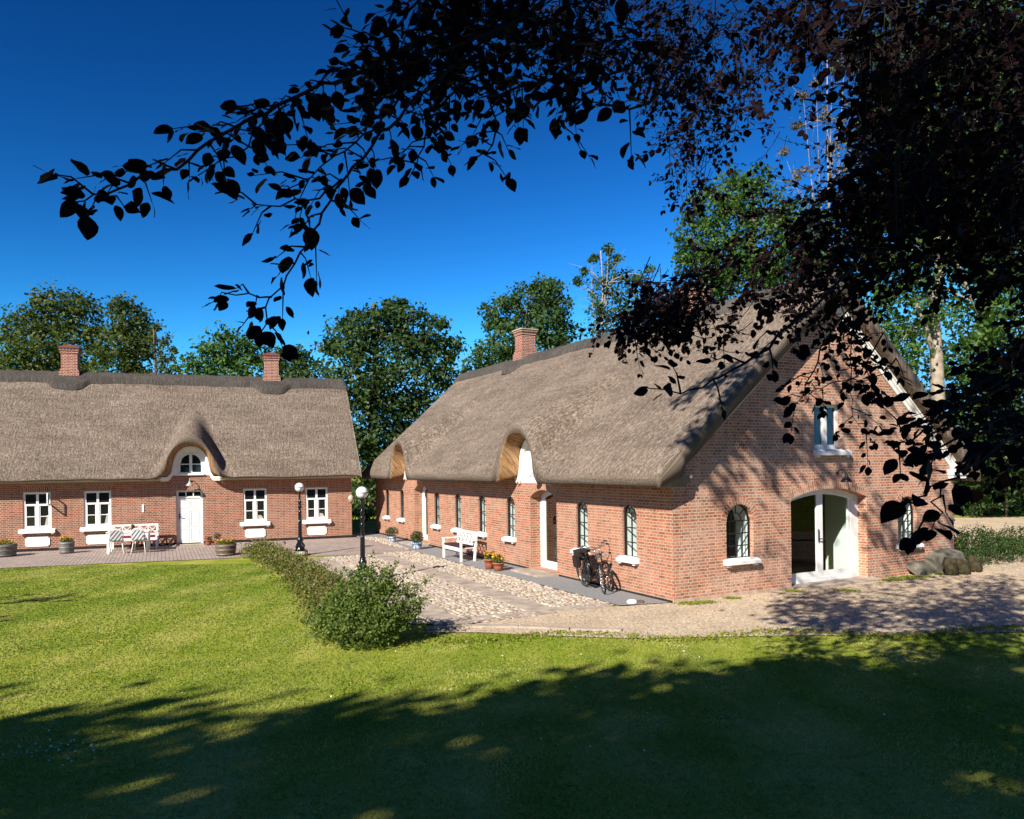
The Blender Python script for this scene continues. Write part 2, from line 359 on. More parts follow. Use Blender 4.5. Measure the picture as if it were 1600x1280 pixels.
def sill(M,a0,a1,z,parent,m=WHITE,proj=.13,h=.09):
    mb=MB()
    q=[(-proj,z-.02),(-proj,z-h),(.03,z-h),(.03,z+.04)]
    for i in range(4):
        j=(i+1)%4; mb.face([M(a0,*q[i]),M(a1,*q[i]),M(a1,*q[j]),M(a0,*q[j])])
    for a in (a0,a1): mb.face([M(a,*p) for p in q])
    for a in (a0+.05,a1-.13): mb.box((a,-proj+.03,z-h-.045),(a+.08,.02,z-h-.002),M)
    return mb.build('sill',m,parent)
def iron_window(M,op,parent,rows=3,dp=.13):
    """round-headed cast-iron window: frame with bars, glass, whitewashed splay behind"""
    A0,A1,zb,zs,zt=op[:5]; c=(A0+A1)/2; mb=MB(); b=.024
    n=14; arc=[(A0+(A1-A0)*i/n,arc_z(op,A0+(A1-A0)*i/n)) for i in range(n+1)]
    ring=[(A0,zb)]+arc+[(A1,zb)]
    for p,q in zip(ring,ring[1:]+ring[:1]): mb.bar(M(p[0],dp,p[1]),M(q[0],dp,q[1]),.05,.045)
    mb.bar(M(c,dp,zb),M(c,dp,zs+.02),b)
    if A1-A0>.6:
        for x in (A0+(A1-A0)*.25,A0+(A1-A0)*.75): mb.bar(M(x,dp,zb),M(x,dp,zs),.016)
    for i in range(1,rows+1): z=zb+(zs-zb)*i/rows; mb.bar(M(A0,dp,z),M(A1,dp,z),b)
    r2=(A1-A0)*.2
    small=[(c+r2*math.cos(t),zs+r2*1.15*math.sin(t)) for t in np.linspace(0,math.pi,7)]
    for p,q in zip(small[:-1],small[1:]): mb.bar(M(p[0],dp,p[1]),M(q[0],dp,q[1]),.018)
    for t in (math.pi*.25,math.pi*.5,math.pi*.75):
        p=(c+r2*math.cos(t),zs+r2*1.15*math.sin(t)); x=c+(A1-A0)*.48*math.cos(t)
        mb.bar(M(p[0],dp,p[1]),M(x,dp,arc_z(op,x)),.018)
    wn=mb.build('window',IRON,parent)
    g=MB(); g.face([M(a,dp+.008,z) for a,z in ring]); g.build('pane',GLASS,wn)
    rv=MB(); sp=-.015; D0,D1=dp+.02,dp+.42
    ring2=[(A0-sp,zb-.02)]+[(c+(a-c)*(1+2*sp/(A1-A0)),z+sp*.6) for a,z in arc]+[(A1+sp,zb-.02)]
    for i in range(len(ring)-1): rv.face([M(ring[i][0],D0,ring[i][1]),M(ring[i+1][0],D0,ring[i+1][1]),M(ring2[i+1][0],D1,ring2[i+1][1]),M(ring2[i][0],D1,ring2[i][1])])
    rv.face([M(A0,D0,zb),M(A1,D0,zb),M(A1+sp,D1,zb-.02),M(A0-sp,D1,zb-.02)])
    rv.build('inner_reveal',INNER,wn)
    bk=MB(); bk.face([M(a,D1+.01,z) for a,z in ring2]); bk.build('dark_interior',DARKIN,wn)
    sill(M,A0-.09,A1+.09,zb-.02,wn)
    return wn
def gooseneck(M,a,z,parent,m):
    mb=MB(); pts=[M(a,-.0,z),M(a,-.12,z+.10),M(a,-.24,z+.08),M(a,-.28,z-.02)]
    mb.tube(pts,.014,6); o=M(a,-.28,z-.2)
    mb.lathe([(.015,.2),(.03,.17),(.05,.12),(.13,.03),(.14,0),(.12,.005)],14,o)
    mb.lathe([(.035,0),(.035,.03)],10,M(a,-.03,z-.015)); return mb.build('wall_lamp',m,parent)

# ------------------------------------------------------------------ thatch roofs
def bell(x):
    x=np.abs(x); r=np.where(x<.78,.3+.7*np.clip(1-(x/.78)**2.2,0,1)**.5,0); 
    s=np.clip((1.05-x)/.27,0,1); return np.where(x<.78,r,.3*s**2)
def thatch(parent,MAP,u0,u1,W,ztop_e,pitch,over,lip,tk,dorm,verge_skew=0.0,flip=False,chim=(),hp=(1.0,.34,.42,.22)):
    """MAP(u,v,z)->local. v=0 front wall. top(v)=ztop_e+pitch*v."""
    apex=W/2; zr=ztop_e+pitch*apex
    us=set(np.arange(u0,u1,.11))|{u1}
    for c,hw,h in dorm: us|=set(np.arange(c-hw*1.3,c+hw*1.3,.025))
    us=np.array(sorted(u for u in us if u0<=u<=u1)); vv=np.concatenate([np.linspace(-over,.9,26),np.linspace(1.0,apex,42)])
    U,V=np.meshgrid(us,vv,indexing='ij')
    def sag(U,V): return .02*np.sin(U*1.7+V*.6)*np.sin(V*1.1+.3*U)+.008*np.sin(U*4.1)*np.sin(V*3.1)
    zt=ztop_e+pitch*V+sag(U,V)*np.clip((apex-V)/.8,0,1)
    e=np.clip(1-(V+over)/.16,0,1); zt-=.06*e**2                      # rounded lip
    zt-=.05*np.clip(1-(U-u0)/.14,0,1)**2+.05*np.clip(1-(u1-U)/.14,0,1)**2
    zb=np.where(V<0,lip+(V+over)*.35,zt-tk); zb=np.minimum(np.where(V<0,zb,zt-tk),zt-.06)
    for c,hw,h in dorm:
        wid,tkk,slp,k=hp; x=(U-c)/hw; hump=np.exp(-np.abs(x/wid)**2.3)
        topz=lip+(h-lip)*hump+tkk*hump+(slp-.04*np.abs(x))*(V+over)+(1-hump)*(-.6); a,b=zt,topz; d=np.clip(.5+.5*(b-a)/(k*2),0,1); zt=a*(1-d)+b*d+k*2*d*(1-d)*.5
        inn=(V<.12)&(np.abs(x)<1.06); fu=np.clip((V+over)/over,0,1.2)
        zb=np.where(inn,np.maximum(zb,lip+(h-.10*fu-lip)*bell(x/(1-.26*fu))),zb)
        zb=np.where((V>=.12)&(np.abs(x)<1.3),np.minimum(zt-tk,lip+(h-lip)+2),zb)
    zb=np.minimum(zb,zt-.07)
    Uw=U+verge_skew*np.clip((U-(u1-3))/3,0,1)*(V+over)
    # verge: the end edges lean a little and are ragged
    nu,nv=U.shape
    P=[]; UV=[]
    for Z in (zt,zb):
        for i in range(nu):
            for j in range(nv): P.append(MAP(Uw[i,j],V[i,j],Z[i,j])); UV.append((U[i,j],V[i,j]*math.sqrt(1+pitch**2) if Z is zt else V[i,j]*1.0+Z[i,j]))
    # back slope (plain): top and bottom
    base=len(P); vb=np.linspace(apex,W+over,14)
    for k in (0,1):
        for u in us:
            for v in vb:
                z=ztop_e+pitch*(W-v); z=z if k==0 else min(z-tk,z-.1)
                P.append(MAP(u+verge_skew*np.clip((u-(u1-3))/3,0,1)*(apex+over),v,z)); UV.append((u,v*1.3))
    F=[];MI=[]
    def idx(k,i,j): return k*nu*nv+i*nv+j
    nb=len(vb)
    def idb(k,i,j): return base+k*nu*nb+i*nb+j
    for i in range(nu-1):
        for j in range(nv-1):
            F.append((idx(0,i,j),idx(0,i+1,j),idx(0,i+1,j+1),idx(0,i,j+1))); MI.append(0)
            F.append((idx(1,i,j),idx(1,i,j+1),idx(1,i+1,j+1),idx(1,i+1,j))); MI.append(1 if vv[j]<.2 else 0)
        F.append((idx(0,i,0),idx(1,i,0),idx(1,i+1,0),idx(0,i+1,0))); MI.append(0)
        for j in range(nb-1):
            F.append((idb(0,i,j),idb(0,i+1,j),idb(0,i+1,j+1),idb(0,i,j+1))); MI.append(0)
            F.append((idb(1,i,j),idb(1,i,j+1),idb(1,i+1,j+1),idb(1,i+1,j))); MI.append(0)
    for i in (0,nu-1):
        for j in range(nv-1): F.append((idx(0,i,j),idx(0,i,j+1),idx(1,i,j+1),idx(1,i,j))); MI.append(0)
        for j in range(nb-1): F.append((idb(0,i,j),idb(0,i,j+1),idb(1,i,j+1),idb(1,i,j))); MI.append(0)
    F=np.array(F); 
    if flip: F=F[:,::-1]
    o=mesh_np('thatch_roof',P,F,[TH,REED],parent,uv=UV,mi=MI,smooth=True)
    # ridge of heather: a thick saddle with a lower edge that dips round each chimney
    P=[];UV=[]; cs=np.linspace(-1,1,21); uu=np.arange(u0-.02,u1+.1+verge_skew*(apex+over)*.99,.10)
    for u in uu:
        d=.50+.018*math.sin(u*2.3)+.012*math.sin(u*5.7)
        for cu in chim: d+=.36*math.exp(-((u-cu)/.68)**6)
        endr=min(1,(u-uu[0])/.25+.25,(uu[-1]-u)/.25+.25)
        for c in cs:
            s=c*d; hgt=zr-pitch*abs(s)*.88+(.10+.07*(1-c*c))*min(1,endr)-(.16 if abs(c)>.99 else 0)-.10*math.exp(-(s/.18)**2)
            hgt+=.012*math.sin(u*23+c*9)+.012*math.sin(u*11-c*17)
            P.append(MAP(u,apex+s,hgt)); UV.append((u,s))
    n=len(cs); F=[(i*n+j,(i+1)*n+j,(i+1)*n+j+1,i*n+j+1) for i in range(len(uu)-1) for j in range(n-1)]
    F=np.array(F); F=F if flip else F[:,::-1]
    F2=[]; 
    ends=[]
    for i in (0,len(uu)-1):
        for j in range(n//2): ends.append((i*n+j,i*n+j+1,i*n+n-2-j,i*n+n-1-j))
    mesh_np('ridge_cap',P,np.concatenate([F,np.array(ends)]),CREST,o,uv=UV,smooth=True)
    return o,zr
def chimney(parent,x,y,z0,z1,wd,capcol,flare=True,roofcap=True):
    mb=MB(); h=wd/2
    mb.box((x-h,y-h,z0),(x+h,y+h,z1-.32))
    if flare:
        mb.box((x-h-.07,y-h-.07,z0),(x+h+.07,y+h+.07,z1-1.12)); mb.box((x-h-.035,y-h-.035,z1-1.12),(x+h+.035,y+h+.035,z1-1.02))
    mb.box((x-h-.03,y-h-.03,z1-.36),(x+h+.03,y+h+.03,z1-.26)); mb.box((x-h-.06,y-h-.06,z1-.26),(x+h+.06,y+h+.06,z1-.17))
    ch=mb.build('chimney',BR_C,parent); c=MB(); k=h+.09
    c.box((x-k,y-k,z1-.17),(x+k,y+k,z1-.12))
    if roofcap:
        t=.16
        for a,b in (((-k,-k),(k,-k)),((k,-k),(k,k)),((k,k),(-k,k)),((-k,k),(-k,-k))):
            c.face([(x+a[0],y+a[1],z1-.12),(x+b[0],y+b[1],z1-.12),(x+(t if b[0]>0 else -t),y+(t if b[1]>0 else -t),z1),(x+(t if a[0]>0 else -t),y+(t if a[1]>0 else -t),z1)])
        c.face([(x-t,y-t,z1),(x+t,y-t,z1),(x+t,y+t,z1),(x-t,y+t,z1)])
    c.build('chimney_cap',capcol,ch); return ch

# ================================================================== THE BARN
BO=(3.32,15.67); BA=R(28.0); BL,BW=19.88,9.62
ZB0,PIT=2.6,.85                                               # underside line of the verge on the gable
barn=thing('thatched_barn','long red brick barn with thatched roof and gable with white glazed double door','barn',(BO[0],BO[1],0),BA)
ML=lambda a,d,z:(d,a,z)                                       # long wall: a runs away from the corner
MG=lambda a,d,z:(a,d,z)                                       # gable wall
def bw(e,l,z=0): return (BO[0]+e*math.cos(BA)-l*math.sin(BA),BO[1]+e*math.sin(BA)+l*math.cos(BA),z)
wl=.52
LWIN=[(a,a+wl,.81,1.80,2.0) for a in (1.22,3.16,6.94,8.86,10.73,12.58)]+[(16.28,16.28+wl*.9,.84,1.80,2.0),(18.1,18.1+wl*.9,.84,1.80,2.0)]
LDOOR=[(4.62,6.02,.06,2.02,2.24,.34),(13.75,15.1,.10,2.02,2.24,.34)]
wall(ML,0,BL,-.05,lambda a:2.75,LWIN+LDOOR,BR_S,'long_wall',barn,.16)
for op in LWIN: iron_window(ML,op,barn,dp=.075)
for op in LDOOR:
    voussoirs(ML,op,BR_S,barn,.22)
    A0,A1,zb,zs,zt,dp=op; mb=MB(); f=.13
    for a,b in ((A0,A0+f),(A1-f,A1)): mb.box((a,dp-.02,zb),(b,dp+.06,zs),ML)
    n=10
    for i in range(n):
        p=A0+(A1-A0)*i/n; q=A0+(A1-A0)*(i+1)/n
        mb.bar(ML(p,dp+.02,arc_z(op,p)-.06),ML(q,dp+.02,arc_z(op,q)-.06),.08,.13)
    mb.box((A0+f,dp+.0,zb),(A1-f,dp+.05,zb+.20),ML); mb.box((A0+f,dp+.01,zb+.2),(A0+f+.09,dp+.05,zs),ML); mb.box((A1-f-.09,dp+.01,zb+.2),(A1-f,dp+.05,zs),ML)
    dr=mb.build('glazed_door',WHITE,barn)
    g=MB(); ringd=[(A0+f+.08,zb+.19)]+[(a,arc_z(op,a)-.10) for a in np.linspace(A0+f+.08,A1-f-.08,8)]+[(A1-f-.08,zb+.19)]
    g.face([ML(a,dp+.03,z) for a,z in ringd]); g.build('pane',GLASSR,dr)
    g=MB(); g.box((A0+f+.03,dp-.05,zb+.85),(A0+f+.05,dp-.03,zb+1.15),ML); g.build('handle',IRON,dr)
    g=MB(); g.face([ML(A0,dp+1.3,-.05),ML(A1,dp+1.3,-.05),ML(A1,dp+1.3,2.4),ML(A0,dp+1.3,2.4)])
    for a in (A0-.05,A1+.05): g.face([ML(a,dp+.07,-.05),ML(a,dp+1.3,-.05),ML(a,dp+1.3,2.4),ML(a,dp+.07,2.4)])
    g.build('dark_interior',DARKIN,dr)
    st=MB(); st.box((A0-.05,-.62,.0),(A1+.05,dp,.055),ML); st.build('door_step',FLAG,dr)
GDOOR=(3.47,6.10,.04,2.04,2.27,.25); GW1=(1.49,2.29,.80,1.62,2.0); GW2=(7.29,8.05,.80,1.62,2.0); GUP=(4.27,5.22,3.17,4.27,4.27,.12)
gtop=lambda a:ZB0+.02+PIT*min(a,BW-a)
wall(MG,0,BW,-.05,gtop,[GDOOR,GW1,GW2,GUP],BR_G,'gable_wall',barn,.16,extra=(BW/2,))
for op in (GDOOR,GW1,GW2): voussoirs(MG,op,BR_G,barn,.23 if op is GDOOR else .16)
for op in (GW1,GW2): iron_window(MG,op,barn)
# upper casement window
def casement(M,op,parent,dp,cols=2,bar=.06,transom=None,gl=DGLASS,rows=None):
    A0,A1,z0,z1=op[0],op[1],op[2],op[4]; mb=MB(); f=.07
    mb.box((A0,dp,z0),(A0+f,dp+.06,z1),M); mb.box((A1-f,dp,z0),(A1,dp+.06,z1),M); mb.box((A0+f,dp,z1-f),(A1-f,dp+.06,z1),M); mb.box((A0+f,dp,z0),(A1-f,dp+.06,z0+f*1.3),M)
    c=(A0+A1)/2; top=z1-f
    if transom:
        zt=z0+(z1-z0)*transom; mb.box((A0+f,dp-.015,zt-.035),(A1-f,dp+.055,zt+.035),M); top=zt-.035
        mb.box((c-.04,dp-.005,zt+.035),(c+.04,dp+.055,z1-f),M)
    mb.box((c-.055,dp-.012,z0+f*1.3),(c+.055,dp+.055,top),M)
    for s0,s1 in ((A0+f,c-.055),(c+.055,A1-f)):
        mb.box((s0,dp+.004,z0+f*1.3),(s0+.035,dp+.05,top),M); mb.box((s1-.035,dp+.004,z0+f*1.3),(s1,dp+.05,top),M)
        mb.box((s0+.035,dp+.004,z0+f*1.3),(s1-.035,dp+.05,z0+f*1.3+.05),M)
        if rows:
            for k in range(1,rows): zz=z0+f*1.3+(top-z0-f*1.3)*k/rows; mb.box((s0+.035,dp+.008,zz-.014),(s1-.035,dp+.045,zz+.014),M)
    wn=mb.build('window',WHITE,parent)
    g=MB(); g.face([M(a,dp+.03,z) for a,z in ((A0+.02,z0+.02),(A1-.02,z0+.02),(A1-.02,z1-.02),(A0+.02,z1-.02))]); g.build('pane',gl,wn); return wn
uw=casement(MG,GUP,barn,.10); sill(MG,4.22,5.42,3.17,uw,h=.11)
# double door of the gable
A0,A1,zb,zs,zt,dp=GDOOR; mb=MB(); f=.12; c=(A0+A1)/2-.05; n=14
for a,b in ((A0,A0+f),(A1-f-.14,A1)): mb.box((a,dp,zb),(b,dp+.08,zs-.01),MG)
for i in range(n):
    p=A0+(A1-A0)*i/n; q=A0+(A1-A0)*(i+1)/n; mb.bar(MG(p,dp+.04,arc_z(GDOOR,p)-.07),MG(q,dp+.04,arc_z(GDOOR,q)-.07),.08,.15)
mb.box((A0+f,dp-.0,zb),(A1-f-.14,dp+.07,zb+.10),MG)
for a,b in ((A0+f,c-.004),(c+.004,A1-f-.14)):
    for x0,x1 in ((a,a+.10),(b-.10,b)): mb.box((x0,dp+.012,zb+.1),(x1,dp+.06,arc_z(GDOOR,(x0+x1)/2)-.10),MG)
    mb.box((a+.10,dp+.012,zb+.1),(b-.10,dp+.06,zb+.24),MG)
gd=mb.build('double_door',WHITE,barn)
g=MB(); ringd=[(A0+f,zb+.2)]+[(a,arc_z(GDOOR,a)-.12) for a in np.linspace(A0+f,A1-f-.14,12)]+[(A1-f-.14,zb+.2)]; g.face([MG(a,dp+.035,z) for a,z in ringd]); g.build('pane',GLASS,gd)
g=MB(); g.box((c-.075,dp-.02,zb+.95),(c-.045,dp-.004,zb+1.25),MG); g.bar(MG(c-.06,dp-.05,zb+1.02),MG(c+.08,dp-.05,zb+1.02),.022); g.bar(MG(c-.06,dp-.0,zb+1.02),MG(c-.06,dp-.05,zb+1.02),.02); g.build('handle',IRON,gd)
g=MB(); g.face([MG(A1-.02,dp+.1,-.02),MG(A1+.15,dp+1.1,-.02),MG(A1+.15,dp+1.1,2.6),MG(A1-.02,dp+.1,2.6)]); g.build('inner_reveal',INNER,gd)
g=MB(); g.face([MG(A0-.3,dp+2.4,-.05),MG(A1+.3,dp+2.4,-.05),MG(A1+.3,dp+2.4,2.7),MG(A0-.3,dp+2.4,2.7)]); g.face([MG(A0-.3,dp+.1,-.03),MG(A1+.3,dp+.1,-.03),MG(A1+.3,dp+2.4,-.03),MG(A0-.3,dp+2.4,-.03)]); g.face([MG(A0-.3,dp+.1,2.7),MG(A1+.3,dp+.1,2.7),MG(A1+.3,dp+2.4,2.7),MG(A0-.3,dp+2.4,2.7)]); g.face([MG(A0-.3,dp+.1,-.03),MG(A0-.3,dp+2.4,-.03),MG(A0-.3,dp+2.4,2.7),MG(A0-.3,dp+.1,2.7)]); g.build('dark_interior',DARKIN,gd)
g=MB(); g.box((A0-.04,-.30,.0),(A1+.25,dp,.045),MG); g.build('door_step',FLAG,gd)
gooseneck(MG,5.02,2.62,barn,IRON)
# hidden walls, so that the barn is closed
mb=MB(); mb.face([(BW,0,-.05),(BW,BL,-.05),(BW,BL,2.75),(BW,0,2.75)]); mb.face([(0,BL,-.05),(BW,BL,-.05),(BW,BL,2.7),(BW/2,BL,6.6),(0,BL,2.7)]); mb.build('rear_wall',BR_S,barn)
mb=MB(); mb.box((-.03,.0,-.06),(-.004,4.5,.05)); mb.box((-.03,6.1,-.06),(-.004,13.6,.06)); mb.box((-.03,15.2,-.06),(-.004,BL,.07)); mb.build('plinth',PLINTH,barn)
mb=MB(); mb.box((-.02,-.035,-.06),(3.42,-.004,.07)); mb.build('plinth_strip',mat('pale render strip',(.45,.33,.25),.9,.1,var=.2),barn)
# roof
BMAP=lambda u,v,z:(v,u,z)
BD=[(5.72,1.18,3.80),(15.2,.98,3.76)]
tr,zr=thatch(barn,BMAP,-.36,BL+.05,BW,ZB0+.66,PIT,.62,2.43,.40,BD,verge_skew=.22,flip=True,chim=(15.0,4.9),hp=(1.25,.24,.50,.28))
for c,hw,h in BD:                                             # white plastered fronts under the eyebrows
    mb=MB(); xs=np.linspace(c-hw,c+hw,40)
    for p,q in zip(xs[:-1],xs[1:]):
        zp,zq=[2.43+(h-.10-2.43)*float(bell(np.array((x-c)/hw/.74)))+.05 for x in (p,q)]
        mb.face([ML(p,-.012,2.42),ML(q,-.012,2.42),ML(q,-.012,zq+.1),ML(p,-.012,zp+.1)])
    for k,off in enumerate((.0,.05,.10)):
        for p,q in zip(xs[:-1],xs[1:]):
            zp,zq=[2.43+(h-.10-2.43)*float(bell(np.array((x-c)/hw/.74)))-.02-off*.8 for x in (p,q)]
            if max(zp,zq)>2.46: mb.bar(ML(p,-.09+off*.6,zp),ML(q,-.09+off*.6,zq),.08,.05)
    pl=mb.build('dormer_front',PLASTER,barn)
    if hw>1.1: gooseneck(ML,c-.40,2.78,barn,mat('grey enamel',(.30,.32,.31),.4,.4))
chimney(barn,4.85,14.9,6.7,8.62,.62,FLAG,roofcap=False); chimney(barn,4.85,4.75,6.7,8.15,.62,FLAG,roofcap=False,flare=False)
# barge boards and eaves returns
for s in (0,1):
    X=lambda e:e if s==0 else BW-e
    mb=MB()
    for k,(lo,hi,y) in enumerate(((-.03,.36,-.045),(.10,.20,-.075),(.20,.40,-.11))):
        pts=[(-.05,ZB0+PIT*-.05),(BW/2,ZB0+PIT*BW/2)]
        q=[(X(pts[0][0]),pts[0][1]+lo),(X(pts[1][0]),pts[1][1]+lo),(X(pts[1][0]),pts[1][1]+hi),(X(pts[0][0]),pts[0][1]+hi)]
        mb.face([(a,y,z) for a,z in q]); 
        for i in range(4): j=(i+1)%4; mb.face([(q[i][0],y,q[i][1]),(q[j][0],y,q[j][1]),(q[j][0],.0,q[j][1]),(q[i][0],.0,q[i][1])])
    mb.build('barge_board',WHITE,barn)
    mb=MB(); x0,x1=(-.38,.34) if s==0 else (BW-.22,BW+.40)
    mb.box((x0,-.14,2.42),(x1-.06,.3,2.52)); mb.box((x0-.03,-.18,2.52),(x1,.3,2.60)); mb.box((x0-.05,-.21,2.60),(x1+.03,.3,2.66)); mb.build('eaves_return',mat('shade-darkened board',(.22,.19,.13),.7,.2,var=.2) if s==0 else WHITE,barn)  # left return: its shade is put into the darker olive colour

# ================================================================== THE FARMHOUSE
HO=(-6.69,31.36); HA=R(20.2); HW=8.0; HL=21.0
house=thing('thatched_farmhouse','low red brick farmhouse with thatched roof and white door under arched dormer','house',(HO[0],HO[1],0),HA)
def hw_(e,n,z=0): return (HO[0]+e*math.cos(HA)-n*math.sin(HA),HO[1]+e*math.sin(HA)+n*math.cos(HA),z)
HWIN=[(-11.76,-10.86,.78,2.15,2.15),(-9.81,-8.91,.78,2.15,2.15),(-4.25,-3.36,.76,2.12,2.12),(-1.86,-.97,.76,2.11,2.11),(-14.9,-14.0,.78,2.15,2.15)]
HDOOR=(-6.68,-5.73,.03,2.10,2.10,.16)
wall(MG,-HL,0,-.05,lambda a:2.74,HWIN+[HDOOR],BR_H,'front_wall',house,.10)
for i,op in enumerate(HWIN):
    wn=casement(MG,op,house,.035,transom=.66,rows=2); sill(MG,op[0]-.13,op[1]+.12,op[2]+.005,wn,h=.12)
    mb=MB(); nb=.045; a0,a1,z0,z1=op[0]+.06,op[1]-.06,.17,.52
    poly=[(a0+nb,z0),(a1-nb,z0),(a1-nb,z0+nb),(a1,z0+nb),(a1,z1-nb),(a1-nb,z1-nb),(a1-nb,z1),(a0+nb,z1),(a0+nb,z1-nb),(a0,z1-nb),(a0,z0+nb),(a0+nb,z0+nb)]
    mb.face([MG(a,-.03,z) for a,z in poly])
    for p,q in zip(poly,poly[1:]+poly[:1]): mb.face([MG(p[0],-.03,p[1]),MG(q[0],-.03,q[1]),MG(q[0],.0,q[1]),MG(p[0],.0,p[1])])
    mb.build('wall_panel',PLASTER,house)
    mb=MB(); a0,a1=op[0]-.10,op[1]+.10; z0,z1=op[4],op[4]+.24; mb.face([MG(a,-.004,z) for a,z in ((a0,z0),(a1,z0),(a1,z1),(a0,z1))],[(z,a) for a,z in ((a0,z0),(a1,z0),(a1,z1),(a0,z1))]); mb.build('brick_lintel',BR_H,house)
    if i==0:   # the open fanlight
        sx=op[1]-.05; mb=MB(); z0,z1=1.70,2.10
        for a,b in (((0,z0),(0,z1)),((-.40,z0),(-.40,z1)),((0,z0),(-.40,z0)),((0,z1),(-.40,z1))): mb.bar(MG(sx+.0,a[0]-.0,a[1]),MG(sx+.0,b[0],b[1]),.04,.04)
        sash=mb.build('open_sash',WHITE,wn); g=MB(); g.face([MG(sx,-.01,z0),MG(sx,-.39,z0),MG(sx,-.39,z1),MG(sx,-.01,z1)]); g.build('sash_pane',GLASS,sash)
    if i in (0,1,2,3):  # net curtain hems and things on the window board
        mb=MB(); a0,a1=op[0]+.1,op[1]-.1
        if i<2: mb.face([MG(a1-.14,.062,op[2]+.12),MG(a1,.062,op[2]+.12),MG(a1,.062,op[2]+.52),MG(a1-.06,.062,op[2]+.52)])
        else: mb.face([MG(a1-.34,.062,op[2]+.12),MG(a1-.02,.062,op[2]+.12),MG(a1-.10,.062,op[2]+.28),MG(a1-.22,.062,op[2]+.30)])
        mb.build('curtain',mat('linen',(.42,.38,.33),.9,.1),wn)
a0,a1=HDOOR[0]-.1,HDOOR[1]+.1; mb=MB(); mb.face([MG(a,-.004,z) for a,z in ((a0,2.10),(a1,2.10),(a1,2.34),(a0,2.34))],[(z,a) for a,z in ((a0,2.10),(a1,2.10),(a1,2.34),(a0,2.34))]); mb.build('brick_lintel',BR_H,house)
A0,A1=HDOOR[0],HDOOR[1]; mb=MB(); dp=.10
mb.box((A0,dp,.03),(A0+.08,dp+.08,2.10),MG); mb.box((A1-.08,dp,.03),(A1,dp+.08,2.10),MG); mb.box((A0+.08,dp,2.04),(A1-.08,dp+.08,2.10),MG); mb.box((A0+.08,dp,1.80),(A1-.08,dp+.08,1.87),MG)
for x in (A0+.08+.265,A0+.08+.53): mb.box((x-.02,dp+.01,1.87),(x+.02,dp+.07,2.04),MG)
mb.box((A0+.08,dp+.03,.06),(A1-.08,dp+.075,1.80),MG)
for x0,x1 in ((A0+.15,A0+.44),(A0+.51,A1-.15)):
    for z0,z1 in ((.16,.60),(.70,1.32),(1.42,1.72)):
        for p,q in (((x0,z0),(x1,z0)),((x1,z0),(x1,z1)),((x1,z1),(x0,z1)),((x0,z1),(x0,z0))): mb.bar(MG(p[0],dp+.028,p[1]),MG(q[0],dp+.028,q[1]),.022,.016)
hd=mb.build('panelled_door',WHITE,house)
g=MB(); g.face([MG(a,dp+.05,z) for a,z in ((A0+.08,1.87),(A1-.08,1.87),(A1-.08,2.04),(A0+.08,2.04))]); g.build('fanlight_pane',DGLASS,hd)
g=MB(); g.box((A0+.10,dp-.0,1.0),(A0+.13,dp+.03,1.2),MG); g.bar(MG(A0+.115,dp-.03,1.08),MG(A0+.23,dp-.03,1.08),.02); g.build('handle',IRON,hd)
g=MB(); g.box((A0-.05,-.45,0),(A1+.05,dp,.03),MG); g.build('door_step',FLAG,hd)
gooseneck(MG,-6.18,2.48,house,mat('zinc',(.35,.35,.33),.4,.4))
mb=MB(); mb.box((-7.87,-.03,1.31),(-7.80,0,1.6),MG); mb.build('name_plate',WHITE,house)
mb=MB(); mb.lathe([(.03,-.16),(.09,-.12),(.11,.0),(.10,.10),(.04,.15)],12,(-.04,-.10,1.62)); mb.build('corner_lamp',mat('pale stone lamp',(.42,.36,.28),.8,.2,var=.3),house)
mb=MB(); mb.face([(0,0,-.05),(0,HW,-.05),(0,HW,2.7),(0,HW/2,6.6),(0,0,2.7)]); mb.face([(-HL,HW,-.05),(0,HW,-.05),(0,HW,2.7),(-HL,HW,2.7)]); mb.face([(-HL,0,-.05),(-HL,HW,-.05),(-HL,HW,2.7),(-HL,HW/2,6.6),(-HL,0,2.7)]); mb.build('rear_wall',BR_H,house)
mb=MB(); mb.box((-HL,-.025,-.06),(A0-.02,-.004,.10)); mb.box((A1+.02,-.025,-.06),(0.02,-.004,.10)); mb.build('plinth',PLINTH,house)
HD=[(-6.13,1.06,3.90)]; HZ,HP=3.24,.935
thatch(house,MG,-HL-.3,.34,HW,HZ,HP,.60,2.62,.42,HD,chim=(-10.9,-2.95),hp=(1.08,.30,.36,.24))
for (x0,x1) in ((-HL,-7.15),(-5.1,.12)):
    mb=MB(); mb.box((x0,-.46,2.49),(x1,-.02,2.565)); mb.box((x0,-.52,2.565),(x1,-.02,2.63)); mb.build('eaves_board',FASCIA,house)
c,hw,h=HD[0]; mb=MB(); xs=np.linspace(c-hw,c+hw,44)
dzf=lambda x:2.62+(h-.10-2.62)*float(bell(np.array((x-c)/hw/.76)))
DW=(-6.56,-5.73,2.76,3.12,3.54)
for p,q in zip(xs[:-1],xs[1:]):
    zl=2.68; zp,zq=dzf(p)+.12,dzf(q)+.12; mid=(p+q)/2
    if DW[0]<mid<DW[1]:
        mb.face([MG(p,-.02,arc_z(DW,p)),MG(q,-.02,arc_z(DW,q)),MG(q,-.02,zq),MG(p,-.02,zp)]); mb.face([MG(p,-.02,zl),MG(q,-.02,zl),MG(q,-.02,DW[2]),MG(p,-.02,DW[2])])
        mb.face([MG(p,-.02,arc_z(DW,p)),MG(q,-.02,arc_z(DW,q)),MG(q,.1,arc_z(DW,q)),MG(p,.1,arc_z(DW,p))])
    else: mb.face([MG(p,-.02,min(zl,zp)),MG(q,-.02,min(zl,zq)),MG(q,-.02,zq),MG(p,-.02,zp)])
